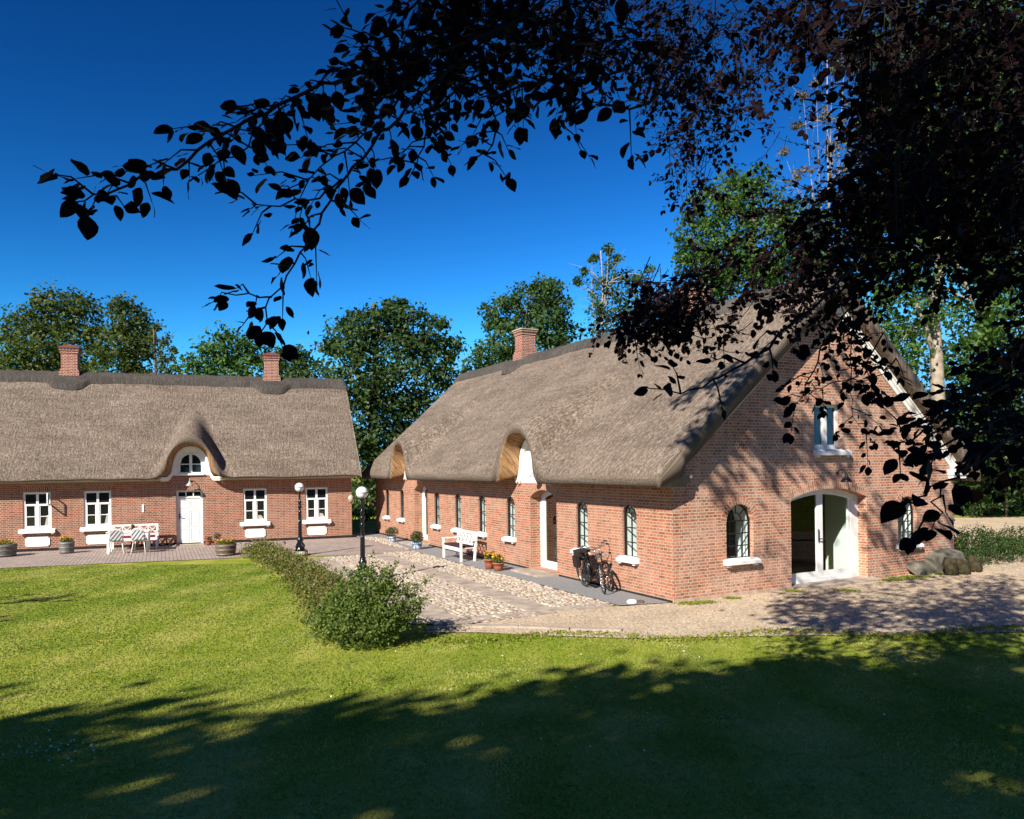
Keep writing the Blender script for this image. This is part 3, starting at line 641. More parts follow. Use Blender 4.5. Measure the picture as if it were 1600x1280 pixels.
for k in (0,1,2):                                             # moulded ogee band that follows the thatch and runs out along the eaves
    for p,q in zip(xs[:-1],xs[1:]):
        zp,zq=dzf(p)-.02-.05*k,dzf(q)-.02-.05*k; fr=np.clip((abs((p+q)/2-c)/hw-.55)/.45,0,1)
        mb.bar(MG(p,-.10-.36*fr+.03*k,zp),MG(q,-.10-.36*fr+.03*k,zq),.10,.06)
df=mb.build('dormer_front',PLASTER,house)
mb=MB(); n=14; arc=[(DW[0]+(DW[1]-DW[0])*i/n,arc_z(DW,DW[0]+(DW[1]-DW[0])*i/n)) for i in range(n+1)]; ring=[(DW[0],DW[2])]+arc+[(DW[1],DW[2])]
for p,q in zip(ring,ring[1:]+ring[:1]): mb.bar(MG(p[0],.02,p[1]),MG(q[0],.02,q[1]),.10,.09)
mc=(DW[0]+DW[1])/2; mb.box((mc-.05,-.03,DW[2]),(mc+.05,.05,DW[4]),MG); mb.box((DW[0],-.0,3.10),(DW[1],.04,3.135),MG); mb.box((DW[0]-.06,-.08,DW[2]-.07),(DW[1]+.06,.03,DW[2]),MG)
dwn=mb.build('dormer_window',WHITE,df); g=MB(); g.face([MG(a,.03,z) for a,z in ring]); g.build('pane',DGLASS,dwn)
chimney(house,-10.9,4.0,6.2,8.13,.60,mat('red clay cap',(.16,.05,.045),.7,.2)); chimney(house,-2.94,4.0,6.2,8.13,.60,MATS['red clay cap'])

# ================================================================== GROUND
def strip_grid(xs,ys,zf,name,m,kind='structure'):
    X,Y=np.meshgrid(xs,ys,indexing='ij'); Z=zf(X,Y); V=np.stack([X,Y,Z],-1).reshape(-1,3); ny=len(ys)
    F=[(i*ny+j,(i+1)*ny+j,(i+1)*ny+j+1,i*ny+j+1) for i in range(len(xs)-1) for j in range(ny-1)]
    o=mesh_np(name,V,F,m,uv=V[:,:2],smooth=True); o['kind']=kind; return o
t=NT('mown grass'); ob=t.coord('Object')
st=t.noise(t.mapping(ob,(1.1,.16,1),(0,0,R(-52))),1,4,.6); pt=t.noise(ob,.55,6,.65); fn=t.noise(ob,60,3)
col=t.ramp(t.math('ADD',t.math('MULTIPLY',st,.5),t.math('MULTIPLY',pt,.5)),(.38,(.15,.20,.02)),(.5,(.25,.275,.03)),(.62,(.40,.36,.09)))
col=t.mix(.7,col,t.ramp(fn,(.3,(.5,.5,.5)),(.7,(1.35,1.35,1.3))),'MULTIPLY')
t.l(col,t.b.inputs['Base Color']); t.b.inputs['Roughness'].default_value=.9; t.b.inputs['Specular IOR Level'].default_value=.08; 
t.bump(fn,.4,.01); LAWN=t.m
big=np.concatenate([[-900,-300,-120,-60],np.arange(-40,40.1,1.0),[60,120,300,900]]); bigy=np.concatenate([[-900,-200,-60,-30],np.arange(-16,50.1,.8),[70,120,300,900]])
strip_grid(big,bigy,lambda X,Y:np.where(np.abs(X)<1e4,gz(np.maximum(Y,-7)),0)-.012,'ground',LAWN)
def poly_sheet(name,pts,z,m,kind='structure'):
    mb=MB(); P=[(x,y,z) for x,y in pts]; mb.face(P,[(p[0],p[1]) for p in P]); o=mb.build(name,m); o['kind']=kind; return o
# grit path in front of the gable and off to the right
t=NT('pale grit'); ob=t.coord('Object'); g1=t.noise(ob,16,6,.75); g2=t.noise(ob,.9,6,.7); g3=t.noise(ob,120,2)
col=t.mix(.8,t.ramp(g1,(.36,(.29,.21,.125)),(.5,(.53,.41,.27)),(.64,(.75,.61,.42))),t.ramp(g2,(.3,(.6,.56,.5)),(.7,(1.15,1.12,1.1))),'MULTIPLY')
t.l(col,t.b.inputs['Base Color']); t.b.inputs['Roughness'].default_value=.95; t.bump(t.math('ADD',g1,g3),.5,.008); GRIT=t.m
path=[(-1.6,13.2),(-.6,13.15),(.5,12.85),(2.0,12.55),(4.3,12.62),(6.5,12.6),(8.7,12.7),(12,12.6),(16,12.5),(20,13),(23,17),(25,23),(27,33),(27,38),(21,38),(19.5,34),(16,27),(13.5,22),(11.8,20.2),bw(BW,.1)[:2],bw(0,.05)[:2],bw(-1.2,.3)[:2],(1.2,15.6),(-.4,14.4)]
poly_sheet('grit_path',path,.004,GRIT)
# brick paving before the farmhouse
t=NT('clinker paving'); uv=t.coord('UV'); b=t.new('ShaderNodeTexBrick'); b.offset=.5; ob=t.coord('Object')
for k,v in (('Scale',1),('Mortar Size',.009),('Brick Width',.23),('Row Height',.115),('Mortar Smooth',.2),('Bias',0)): b.inputs[k].default_value=v
t.l(t.mapping(uv,(1,1,1),(0,0,R(65))),b.inputs['Vector']); b.inputs['Color1'].default_value=(.40,.315,.265,1); b.inputs['Color2'].default_value=(.31,.25,.215,1); b.inputs['Mortar'].default_value=(.17,.145,.12,1)
t.l(t.mix(.6,b.outputs[0],t.ramp(t.noise(ob,1.5,6,.7),(.3,(.65,.62,.6)),(.7,(1.25,1.2,1.15))),'MULTIPLY'),t.b.inputs['Base Color']); t.b.inputs['Roughness'].default_value=.8
t.bump(t.math('MULTIPLY',b.outputs['Fac'],-1.0),.6,.01); CLINK=t.m
poly_sheet('brick_paving',[hw_(-HL,0)[:2],hw_(0.9,0)[:2],hw_(1.6,-1.2)[:2],hw_(1.2,-6.2)[:2],hw_(-1.2,-6.4)[:2],hw_(-4.4,-5.5)[:2],hw_(-11.2,-5.05)[:2],hw_(-HL,-4.8)[:2]],.004,CLINK)
# cobbled yard: bedding sheet, flagstone bands and every stone as a low dome, all one pavement
t=NT('sandy bedding'); ob=t.coord('Object'); t.l(t.ramp(t.noise(ob,30,4),(.3,(.20,.155,.105)),(.7,(.36,.285,.205))),t.b.inputs['Base Color']); t.b.inputs['Roughness'].default_value=.95; t.bump(t.noise(ob,60,3),.6,.02); BED=t.m
yard=[bw(-1.15,.45)[:2],bw(-1.15,BL+2)[:2],bw(-3.2,BL+2.5)[:2],hw_(1.15,-1.0)[:2],hw_(1.15,-6.2)[:2],(-7.4,23.6),(-5.6,20.8),(-4.3,18.2),(-3.0,15.6),(-1.9,13.9),(-.75,13.85)]
poly_sheet('yard_bedding',yard,.008,BED)
t=NT('field cobbles'); g=t.new('ShaderNodeNewGeometry'); ob=t.coord('Object')
col=t.ramp(g.outputs['Random Per Island'],(0,(.25,.185,.13)),(.25,(.42,.33,.235)),(.5,(.34,.285,.235)),(.75,(.52,.43,.32)),(1,(.29,.24,.205)))
t.l(t.mix(.5,col,t.ramp(t.noise(ob,25,4),(.3,(.7,.7,.7)),(.7,(1.2,1.2,1.2))),'MULTIPLY'),t.b.inputs['Base Color']); t.b.inputs['Roughness'].default_value=.7; COB=t.m
def inpoly(P,poly):
    x,y=P[:,0],P[:,1]; c=np.zeros(len(P),bool); n=len(poly)
    for i in range(n):
        x0,y0=poly[i]; x1,y1=poly[(i+1)%n]
        k=((y0>y)!=(y1>y))&(x<(x1-x0)*(y-y0)/((y1-y0) if abs(y1-y0)>1e-9 else 1e-9)+x0); c^=k
    return c
def tolocal(P):
    d=P-np.array(BO); return np.stack([d[:,0]*math.cos(BA)+d[:,1]*math.sin(BA),-d[:,0]*math.sin(BA)+d[:,1]*math.cos(BA)],-1)
BANDS=(-2.75,-4.75); BWD=.27
gx,gy=np.meshgrid(np.arange(-9.5,3,.128),np.arange(12.5,38,.116)); gx=gx+(np.arange(gx.shape[0])%2)[:,None]*.064
P=np.stack([gx.ravel(),gy.ravel()],-1)+rng.uniform(-.035,.035,(gx.size,2)); P=P[inpoly(P,yard)]
Lc=tolocal(P); ok=np.ones(len(P),bool)
for b_ in BANDS: ok&=np.abs(Lc[:,0]-b_-.25*np.sin(Lc[:,1]*.13))>BWD+.03
P=P[ok]; n=len(P)
ring=8; th=np.linspace(0,2*np.pi,ring,endpoint=False)
tmpl=[(0,0,1.0)]+[(.55*math.cos(a),.55*math.sin(a),.84) for a in th]+[(math.cos(a),math.sin(a),.1) for a in th]+[(1.04*math.cos(a),1.04*math.sin(a),-.5) for a in th]
tmpl=np.array(tmpl); rx=rng.uniform(.046,.085,n); ry=rng.uniform(.042,.066,n); rot=rng.uniform(0,6.28,n); hz=rng.uniform(.012,.030,n)
T=tmpl[None]*np.stack([rx,ry,hz],-1)[:,None]+rng.normal(0,.004,(n,len(tmpl),3)); ca,sa=np.cos(rot)[:,None],np.sin(rot)[:,None]
V=np.stack([T[...,0]*ca-T[...,1]*sa+P[:,0,None],T[...,0]*sa+T[...,1]*ca+P[:,1,None],T[...,2]+.014],-1).reshape(-1,3)
tf=[(0,1+i,1+(i+1)%ring,1+(i+1)%ring) for i in range(ring)]
Ft=[[0,1+i,1+(i+1)%ring] for i in range(ring)]
for k in (0,1):
    for i in range(ring):
        a=1+k*ring+i; b_=1+k*ring+(i+1)%ring; Ft+=[[a,a+ring,b_],[b_,a+ring,b_+ring]]
Fm=(np.array(Ft)[None]+(np.arange(n)*len(tmpl))[:,None,None]).reshape(-1,3)
o=mesh_np('cobbled_yard',V,Fm,COB,smooth=True); o['kind']='structure'
mb=MB()
for b_ in BANDS:
    l=.6
    while l<BL+1.8:
        w_=random.uniform(.7,1.25); l1=min(l+w_,BL+1.9); sh=.25*math.sin(l*.13); a0,a1=b_-BWD+random.uniform(-.03,.02)+sh,b_+BWD+random.uniform(-.02,.03)+sh
        c=[bw(a0,l+.008),bw(a1,l+.008),bw(a1,l1-.008),bw(a0,l1-.008)]; z=.034+random.uniform(-.006,.006)
        if inpoly(np.array([[(c[0][0]+c[2][0])/2,(c[0][1]+c[2][1])/2]]),yard)[0]:
            tp=[(x,y,z) for x,y,_ in c]; mb.face(tp)
            for i in range(4): j=(i+1)%4; mb.face([tp[i],tp[j],(tp[j][0],tp[j][1],0),(tp[i][0],tp[i][1],0)])
        l=l1
# curved kerb slabs along the lower edge of the yard
kp=[(-1.55,13.42),(-.75,13.62),(.1,13.55),(1.0,13.3),(1.9,13.15)]
for (x0,y0),(x1,y1) in zip(kp[:-1],kp[1:]): mb.bar((x0,y0,.0),(x1-.02,y1,.0),.16,.07)
for (x0,y0,x1,y1) in ((-1.5,13.95,-.4,14.35),(-.3,14.4,.7,14.95),(.8,15.0,1.9,15.5)): mb.bar((x0,y0,.0),(x1,y1,.0),.42,.06)
o=mb.build('flagstone_bands',FLAG); o['kind']='structure'
t=NT('dark gravel'); ob=t.coord('Object'); g1=t.noise(ob,55,3,.7); t.l(t.ramp(g1,(.32,(.09,.09,.09)),(.5,(.20,.20,.197)),(.68,(.36,.36,.35))),t.b.inputs['Base Color']); t.b.inputs['Roughness'].default_value=.9; t.bump(g1,.6,.01)
poly_sheet('gravel_strip',[bw(-.0,.05)[:2],bw(-1.12,.35)[:2],bw(-1.15,BL+.4)[:2],bw(-.0,BL+.4)[:2]],.014,t.m)

# ------------------------------------------------------------------ leaves
def leaf_cloud(cent,size,dirs=None,upbias=.4,aspect=.62,jit=.3):
    """diamond leaves at cent (n,3); returns V,F"""
    n=len(cent); s=size*rng.uniform(1-jit,1+jit,n)
    nr=rng.normal(0,1,(n,3)); nr[:,2]+=upbias
    if dirs is not None: nr+=dirs*1.1
    nr/=np.linalg.norm(nr,axis=1,keepdims=True)
    a=np.cross(nr,rng.normal(0,1,(n,3))); a/=np.linalg.norm(a,axis=1,keepdims=True); b=np.cross(nr,a)
    L=a*s[:,None]*.5; W=b*s[:,None]*.5*aspect; dr=nr*s[:,None]*.10
    V=np.stack([cent-L-dr,cent+W*1.0+L*-.1,cent+L-dr,cent-W+L*-.1],1).reshape(-1,3)
    F=np.arange(4*n).reshape(n,4); return V,F
def limbs(mb,base,top,crown_pts,r0,seed,nl=7):
    rr=random.Random(seed); b=Vector(base); tp=Vector(top); pts=[b.lerp(tp,i/7)+Vector((rr.uniform(-.15,.15),rr.uniform(-.15,.15),0))*(i>0)*(1+r0) for i in range(8)]
    mb.tube(pts,[r0*(1-.75*i/7) for i in range(8)],9)
    for k in range(min(nl,len(crown_pts))):
        q=Vector(crown_pts[k]); st=pts[rr.randint(3,6)]; md=st.lerp(q,.5)+Vector((rr.uniform(-.4,.4),rr.uniform(-.4,.4),rr.uniform(.1,.7)))
        m2=st.lerp(md,.5)+Vector((0,0,.15)); mb.tube([st,m2,md,md.lerp(q,.6),q],[r0*.38,r0*.3,r0*.22,r0*.13,r0*.05],6)
        for j in range(3):
            q2=md.lerp(q,rr.uniform(.2,.8)); e=q2+Vector((rr.uniform(-1,1),rr.uniform(-1,1),rr.uniform(-.2,1)))*(q-st).length*.3
            mb.tube([q2,q2.lerp(e,.5)+Vector((0,0,.1)),e],[r0*.12,r0*.08,r0*.03],5)
def bg_tree(name,label,cat,D,lobes,leafm,leaf_px=6.0,dens=1.0,group=None,trunk_px=None,bark=BARK,r0=.28,shell=.55,depthk=.9,base_z=0.0,tuft=22,tuftr=.26,nl=8):
    """lobes: (x,y,r) in photo pixels at distance D; becomes balls of leaf tufts of real size"""
    k=D/F_PX; cents=[]; lobec=[]; dirs=[]
    for x,y,r in lobes:
        rad=r*k; c=at(x,y,D); c=c+ray(x,y)*rng.uniform(-.5,.5)*rad; lobec.append(c)
        nt_=max(6,int(dens*2.1*(r/leaf_px/2.2)**2))
        d=rng.normal(0,1,(nt_,3)); d/=np.linalg.norm(d,axis=1,keepdims=True); rr=rad*(shell+(1-shell)*rng.random(nt_)**.6)
        tc=c+d*rr[:,None]*np.array([1,depthk,1]); ts=rad*tuftr*rng.uniform(.7,1.3,nt_)+leaf_px*k*.7
        q=rng.normal(0,.55,(nt_,tuft,3))*ts[:,None,None]*np.array([1,1,.8]); cents.append((tc[:,None]+q).reshape(-1,3)); dirs.append(np.repeat(d,tuft,0))
    cents=np.concatenate(cents); dirs=np.concatenate(dirs); ok=cents[:,2]>base_z+.05; cents=cents[ok]; dirs=dirs[ok]
    V,F=leaf_cloud(cents,leaf_px*k,dirs)
    mx=np.mean([c[0] for c in lobec]); my=np.mean([c[1] for c in lobec]); tz=max(c[2] for c in lobec)
    if trunk_px is not None: mx=at(trunk_px,700,D)[0]
    o=thing(name,label,cat,(mx,my,base_z),0,group); off=np.array([mx,my,base_z])
    mesh_np('crown',V-off,F,leafm,o)
    mb=MB(); limbs(mb,(0,0,0),(0,0,tz-base_z),[c-off for c in lobec],r0,len(lobes)+int(D),nl); mb.build('trunk',bark,o)
    return o
def blob(cx,cy,rx,ry,n,r,seed):
    g=np.random.default_rng(seed); out=[]
    for i in range(n):
        a=g.uniform(0,6.28); q=math.sqrt(g.random()); out.append((cx+rx*q*math.cos(a),cy+ry*q*math.sin(a),r*g.uniform(.7,1.25)))
    return out
TG='trees standing behind the buildings'
bg_tree('lime_tree','large olive green tree behind the left chimney of farmhouse','tree',58,[(40,520,40),(85,490,42),(125,500,38),(60,560,50),(120,560,48),(20,570,36),(90,620,60),(150,530,22),(10,520,20),(70,470,20),(115,475,18),(30,610,45)],LF_OAK,6.2,3.2,TG,90)
bg_tree('young_lime_tree','olive green tree right of the left chimney, half as wide as its neighbour','tree',56,[(195,500,30),(215,510,28),(185,540,36),(205,560,34),(225,535,22),(180,590,40),(185,480,16),(235,520,13),(215,590,22)],LF_OAK,6.2,3.2,TG,195)
bg_tree('sparse_tree','thin half bare small tree above the farmhouse ridge, dark bent trunk','tree',50,[(245,550,16),(252,575,15),(240,530,10),(258,530,9),(262,560,9),(232,585,9),(270,548,6),(245,512,6)],LF_OAK,4.6,.55,TG,243,shell=.2,r0=.16,nl=8)
bg_tree('bright_tree','light green round topped tree above the ridge left of right chimney','tree',66,[(345,545,28),(320,565,30),(370,550,26),(400,545,26),(300,590,30),(345,600,48),(405,590,40),(350,522,13),(420,560,20),(275,585,12)],LF_BRIGHT,6.2,3.2,TG,350)
bg_tree('far_tree','darker low tree crown between the right chimney and the dense maple','tree',62,[(450,570,24),(475,565,22),(455,600,36),(490,590,26),(440,555,13),(468,550,10)],LF_MAPLE,6.2,3.2,TG,465)
bg_tree('maple_tree','dense dark green maple filling the gap between the two thatched roofs','tree',46,[(545,530,38),(600,515,45),(650,520,42),(690,545,28),(520,540,22),(560,590,60),(640,590,65),(695,590,24),(580,660,60),(640,650,50),(560,700,45),(600,740,48),(570,780,40),(575,500,24),(618,492,16),(660,498,16),(692,505,8),(628,475,6),(605,480,8),(545,505,18),(700,560,16),(620,720,40)],LF_MAPLE,7.4,3.6,TG,585,r0=.4,shell=.35)
bg_tree('feathery_tree','tall mid green tree behind the barn chimney','tree',62,[(785,490,26),(830,470,30),(855,460,24),(845,500,40),(790,530,36),(850,540,44),(880,520,22),(770,510,16),(765,560,26),(740,575,18),(860,445,16),(875,480,18),(790,580,40),(885,570,26),(800,470,14),(840,455,14),(760,485,10)],LF_ASH,6.0,3.2,TG,825,tuft=26)
bg_tree('dying_tree','half dead tree with pale bare branches above the barn ridge','tree',54,[(940,450,24),(955,430,22),(970,470,28),(990,440,22),(930,480,22),(960,510,40),(1000,490,32),(905,440,7),(925,405,7),(950,392,8),(965,405,8),(915,425,6),(1010,430,14)],LF_ASH,5.2,1.7,TG,945,bark=BARKL,r0=.13,shell=.3,nl=13)
bg_tree('ash_tree','bright green tree behind the barn, seen through the copper beech twigs','tree',50,[(1110,330,40),(1150,310,40),(1190,320,44),(1085,380,34),(1130,400,50),(1200,390,60),(1250,360,50),(1100,430,40),(1160,460,60),(1240,440,60),(1150,285,18),(1185,280,20),(1060,400,14),(1075,340,14),(1290,420,50),(1300,480,60)],LF_BRIGHT,6.6,3.0,TG,1180,r0=.45)
bg_tree('bare_topped_tree','tall thin tree with leafless grey twigs against the blue gap in the leaves','tree',56,[(1250,200,12),(1285,180,12),(1300,230,14),(1265,260,14),(1240,280,14),(1310,190,9),(1225,240,8),(1275,130,9),(1300,110,12),(1320,95,14),(1255,150,9),(1330,260,30),(1350,170,26)],LF_DRY,4.6,.8,TG,1300,bark=BARKL,shell=.2,r0=.12,nl=14)
WG='woodland trees right of the barn'
bg_tree('pale_trunk_tree','woodland tree with a bare sunlit trunk beside the barn gable','tree',34,[(1400,380,60),(1480,330,70),(1540,400,60),(1420,470,50),(1400,540,45),(1530,500,50),(1450,250,70),(1380,300,50),(1500,560,34),(1390,430,40)],LF_BRIGHT,8,2.6,WG,1466,bark=BARKL,r0=.40,nl=6)
bg_tree('tall_beech_tree','tall leafy woodland tree in the upper right corner','tree',40,[(1430,80,80),(1520,60,80),(1580,160,80),(1500,190,80),(1600,300,90),(1560,50,60),(1400,170,60),(1340,330,40)],LF_BRIGHT,8,2.2,WG,1540,r0=.5)
bg_tree('edge_tree','dense woodland tree at the right edge above the gravel road','tree',36,[(1600,480,80),(1580,600,70),(1640,650,90),(1560,680,50),(1620,380,80),(1530,620,45),(1500,660,30)],LF_MAPLE,8,2.6,WG,1720,r0=.4)
bg_tree('road_bush','sunlit green bush beside the gravel road behind the gable corner','bush',40,[(1515,760,34),(1560,770,38),(1600,760,40),(1530,720,30),(1590,710,34),(1650,770,50),(1545,790,22),(1500,790,16),(1590,795,20)],LF_BRIGHT,6.0,1.4,'bushes along the gravel road',1570,r0=.06)
bg_tree('low_bush','low dark bushes in shade between the gable corner and road','bush',23,[(1500,852,15),(1528,846,19),(1560,850,20),(1592,846,21),(1625,850,24),(1482,858,10),(1545,858,14),(1580,860,14)],LF_MAPLE,5.5,1.6,'bushes along the gravel road',1560,r0=.04)
bg_tree('verge_bush','dark green bush on the far side of the gravel road','bush',38,[(1500,740,34),(1540,715,40),(1590,735,46),(1640,720,50),(1560,770,30),(1610,780,30),(1515,780,22),(1600,690,40),(1540,680,34)],LF_MAPLE,6.0,2.2,'bushes along the gravel road',1570,r0=.06)
bg_tree('gap_bush','green bush in the narrow gap between farmhouse and barn','bush',41,[(560,815,16),(575,805,15),(590,815,14),(570,795,10),(550,800,12),(580,830,14),(560,838,12)],LF_BRIGHT,4.5,1.6,None,570,r0=.05)
# woodland backdrop far off, one mass
cs=[]
for i in range(150):
    a=rng.uniform(-1.15,1.15); d=rng.uniform(85,120); c=np.array([d*math.sin(a),d*math.cos(a),rng.uniform(1,7)]); rr=rng.uniform(3,5); q=rng.normal(0,1,(90,3)); q/=np.linalg.norm(q,axis=1,keepdims=True); cs.append(c+q*rr*rng.uniform(.7,1,(90,1)))
V,F=leaf_cloud(np.concatenate(cs),1.1); tag(mesh_np('far_wood',V,F,LF_MAPLE),kind='stuff')
# nearer woods behind the right side of the barn, one mass of undergrowth
cs=[]
for i in range(330):
    x=rng.uniform(1330,1800); D=rng.uniform(44,60); c=at(x,rng.uniform(60,790),D); q=rng.normal(0,1,(80,3)); q/=np.linalg.norm(q,axis=1,keepdims=True); cs.append(c+q*rng.uniform(1.0,2.0)*rng.uniform(.5,1,(80,1)))
cc=np.concatenate(cs); V,F=leaf_cloud(cc[cc[:,2]>0],.34); tag(mesh_np('woodland_undergrowth',V,F,LF_MAPLE),kind='stuff')

# ------------------------------------------------------------------ shrub and hedge
def shrub(name,label,cat,loc,lobes,leafm,ls,n,stems=9,spr=()):
    o=thing(name,label,cat,loc); cents=[];dirs=[]
    tot=sum(r*r for *_,r in lobes)
    for x,y,z,r in lobes:
        m=int(n*r*r/tot/14); d=rng.normal(0,1,(m,3)); d/=np.linalg.norm(d,axis=1,keepdims=True); c=np.array([x,y,z])+d*r*(.45+.55*rng.random((m,1))**.5)
        cents.append((c[:,None]+rng.normal(0,.075*max(r,.4)*1.6,(m,14,3))).reshape(-1,3)); dirs.append(np.repeat(d,14,0))
    mb=MB()
    for sx,sy,sz in spr:                                       # stray shoots
        b=Vector((sx*.4,sy*.4,sz*.35)); e=Vector((sx,sy,sz)); pts=[b,b.lerp(e,.5)+Vector((0,0,.12)),e]; mb.tube(pts,[.010,.007,.003],5)
        tt=rng.uniform(.35,1,46); p=np.array([[*(pts[0].lerp(pts[1],t*2) if t<.5 else pts[1].lerp(pts[2],t*2-1))] for t in tt]); cents.append(p+rng.normal(0,.035,p.shape)); dirs.append(np.zeros_like(p))
    cents=np.concatenate(cents); dirs=np.concatenate(dirs); ok=cents[:,2]>.02; V,F=leaf_cloud(cents[ok],ls,dirs[ok],aspect=.6)
    mesh_np('foliage',V,F,leafm,o)
    for i in range(stems):
        x,y,z,r=lobes[i%len(lobes)]; mb.tube([(random.uniform(-.12,.12)+x*.25,random.uniform(-.12,.12)+y*.25,0),(x*.6,y*.6,z*.6),(x,y,z+r*.5)],[.018,.012,.005],5)
    mb.build('stems',BARK,o); return o
shrub('shrub','bushy green shrub with stray shoots at the end of hedge on lawn','shrub',(-2.42,12.45,0),
      [(-.72,.1,.3,.3),(0,-.15,.3,.5),(0,0,.55,.55),(-.35,.1,.55,.45),(.38,.05,.6,.48),(0,.3,.85,.42),(-.15,-.25,.35,.45),(.3,-.2,.35,.4),(-.6,.2,.35,.32),(.2,.1,1.0,.3),(-.3,.2,.9,.3),(.65,.2,.5,.28)],LF_SHRUB,.055,12500,14,
      [(.95,.2,.95),(.75,.4,1.25),(1.05,.0,.75),(-1.0,.1,.62),(-1.1,0,.4),(-.9,-.3,.25),(.5,.2,1.35),(-.6,.3,1.15),(1.1,.3,1.1),(.1,0,1.5),(.85,-.1,1.05)])
ho=thing('low_hedge','long low rose hedge between the lawn and the cobbled yard','hedge',(-5.2,19,0)); cents=[]
hc=[(-8.55,25.3),(-7.6,23.6),(-6.3,21.2),(-5.25,19.1),(-4.4,17.2),(-3.6,15.3),(-3.0,13.6)]
for (x0,y0),(x1,y1) in zip(hc[:-1],hc[1:]):
    for i in range(170):
        s_=rng.random(); x=x0+(x1-x0)*s_+rng.normal(0,.27); y=y0+(y1-y0)*s_+rng.normal(0,.2); z=rng.uniform(.06,.40)*(1-.35*min(1,abs(x-(x0+(x1-x0)*s_))/.6))+.03
        cents.append(np.array([x,y,z])+rng.normal(0,.085,(24,3)))
    for i in range(9):
        s_=rng.random(); cents.append(np.array([x0+(x1-x0)*s_+rng.normal(0,.3),y0+(y1-y0)*s_,.38])+np.abs(rng.normal(0,.11,(16,3)))*np.array([.5,.5,1]))
cents=np.concatenate(cents); cents=cents[cents[:,2]>.02]; V,F=leaf_cloud(cents,.062); mesh_np('foliage',V-np.array([-5.2,19,0]),F,LF_ROSE,ho)
mb=MB()
for (x0,y0),(x1,y1) in zip(hc[:-1],hc[1:]):
    for i in range(10): s_=random.random(); x=x0+(x1-x0)*s_+5.2; y=y0+(y1-y0)*s_-19; mb.tube([(x,y,0),(x+random.uniform(-.15,.15),y,.25),(x+random.uniform(-.3,.3),y+random.uniform(-.2,.2),.5)],[.012,.009,.004],5)
mb.tube([(x+5.2,y-19,-.01) for x,y in hc],.02,5)
mb.build('stems',BARK,ho)

# ------------------------------------------------------------------ lawn grass
def grass(name,n,dfun,hmin,hmax):
    pass
lawn_poly=[(-30,-1),(16,-1),(16,12.4),(8.7,12.7),(4.3,12.6),(2,12.55),(.5,12.85),(-.6,13.15),(-1.6,13.2),(-3.0,13.2),(-3.9,15.2),(-4.8,17.1),(-5.7,19.1),(-6.8,21.2),(-8.2,23.6),(-9.1,24.55),(-15.5,22.7),(-30,18)]
N=620000; d=2.2+ (rng.random(N)**.62)*21; xx=rng.uniform(-1.15,1.15,N)*d; P=np.stack([xx,d],-1); P=P[inpoly(P,lawn_poly)]
n=len(P); hgt=rng.uniform(.012,.030,n)*np.clip(1.15-P[:,1]*.03,.55,1); wd=.0022+.0011*P[:,1]*rng.uniform(.7,1.3,n); yaw=rng.uniform(0,6.28,n); lx=rng.normal(0,.5,(n,2))*hgt[:,None]
z0=gz(P[:,1])-.012; cx,cy=np.cos(yaw)*wd,np.sin(yaw)*wd
V=np.stack([np.stack([P[:,0]-cx,P[:,1]-cy,z0],-1),np.stack([P[:,0]+cx,P[:,1]+cy,z0],-1),np.stack([P[:,0]+lx[:,0],P[:,1]+lx[:,1],z0+hgt],-1)],1).reshape(-1,3)
tag(mesh_np('lawn_grass',V,np.arange(3*n).reshape(n,3),GRASSM),kind='stuff')
# weeds in the grit along the gable, daisies in the lawn
q=[]
for e,l,s_ in ((.25,-.25,.3),(.55,-.3,.25),(3.2,-.35,.18),(4.2,-.9,.2),(6.3,-.35,.3),(6.8,-.4,.35),(7.4,-.4,.4),(8.2,-.35,.3),(1.4,-.25,.15)):
    c=np.array(bw(e,l)); q.append(c+rng.normal(0,s_*.5,(260,3))*np.array([1,.5,0])+np.array([0,0,.025]))
for x in np.arange(-1.2,12,.4): q.append(np.array([x,12.7+.25*math.sin(x*1.7),.02])+rng.normal(0,.16,(90,3))*np.array([1,.8,.05]))
V,F=leaf_cloud(np.concatenate(q),.05); tag(mesh_np('path_weeds',V,F,GRASSB),kind='stuff')
pd=np.concatenate([np.stack([rng.normal(-4.3,.35,70),rng.normal(6.9,.25,70)],-1),np.stack([rng.uniform(-5,6,110),rng.uniform(6.5,12.3,110)],-1)])
cd=np.stack([pd[:,0],pd[:,1],gz(pd[:,1])+.03],-1); V,F=leaf_cloud(cd,.022,upbias=2.5,aspect=1.0); tag(mesh_np('lawn_daisies',V,F,mat('daisy white',(.75,.74,.66),.7,.2)),kind='stuff')

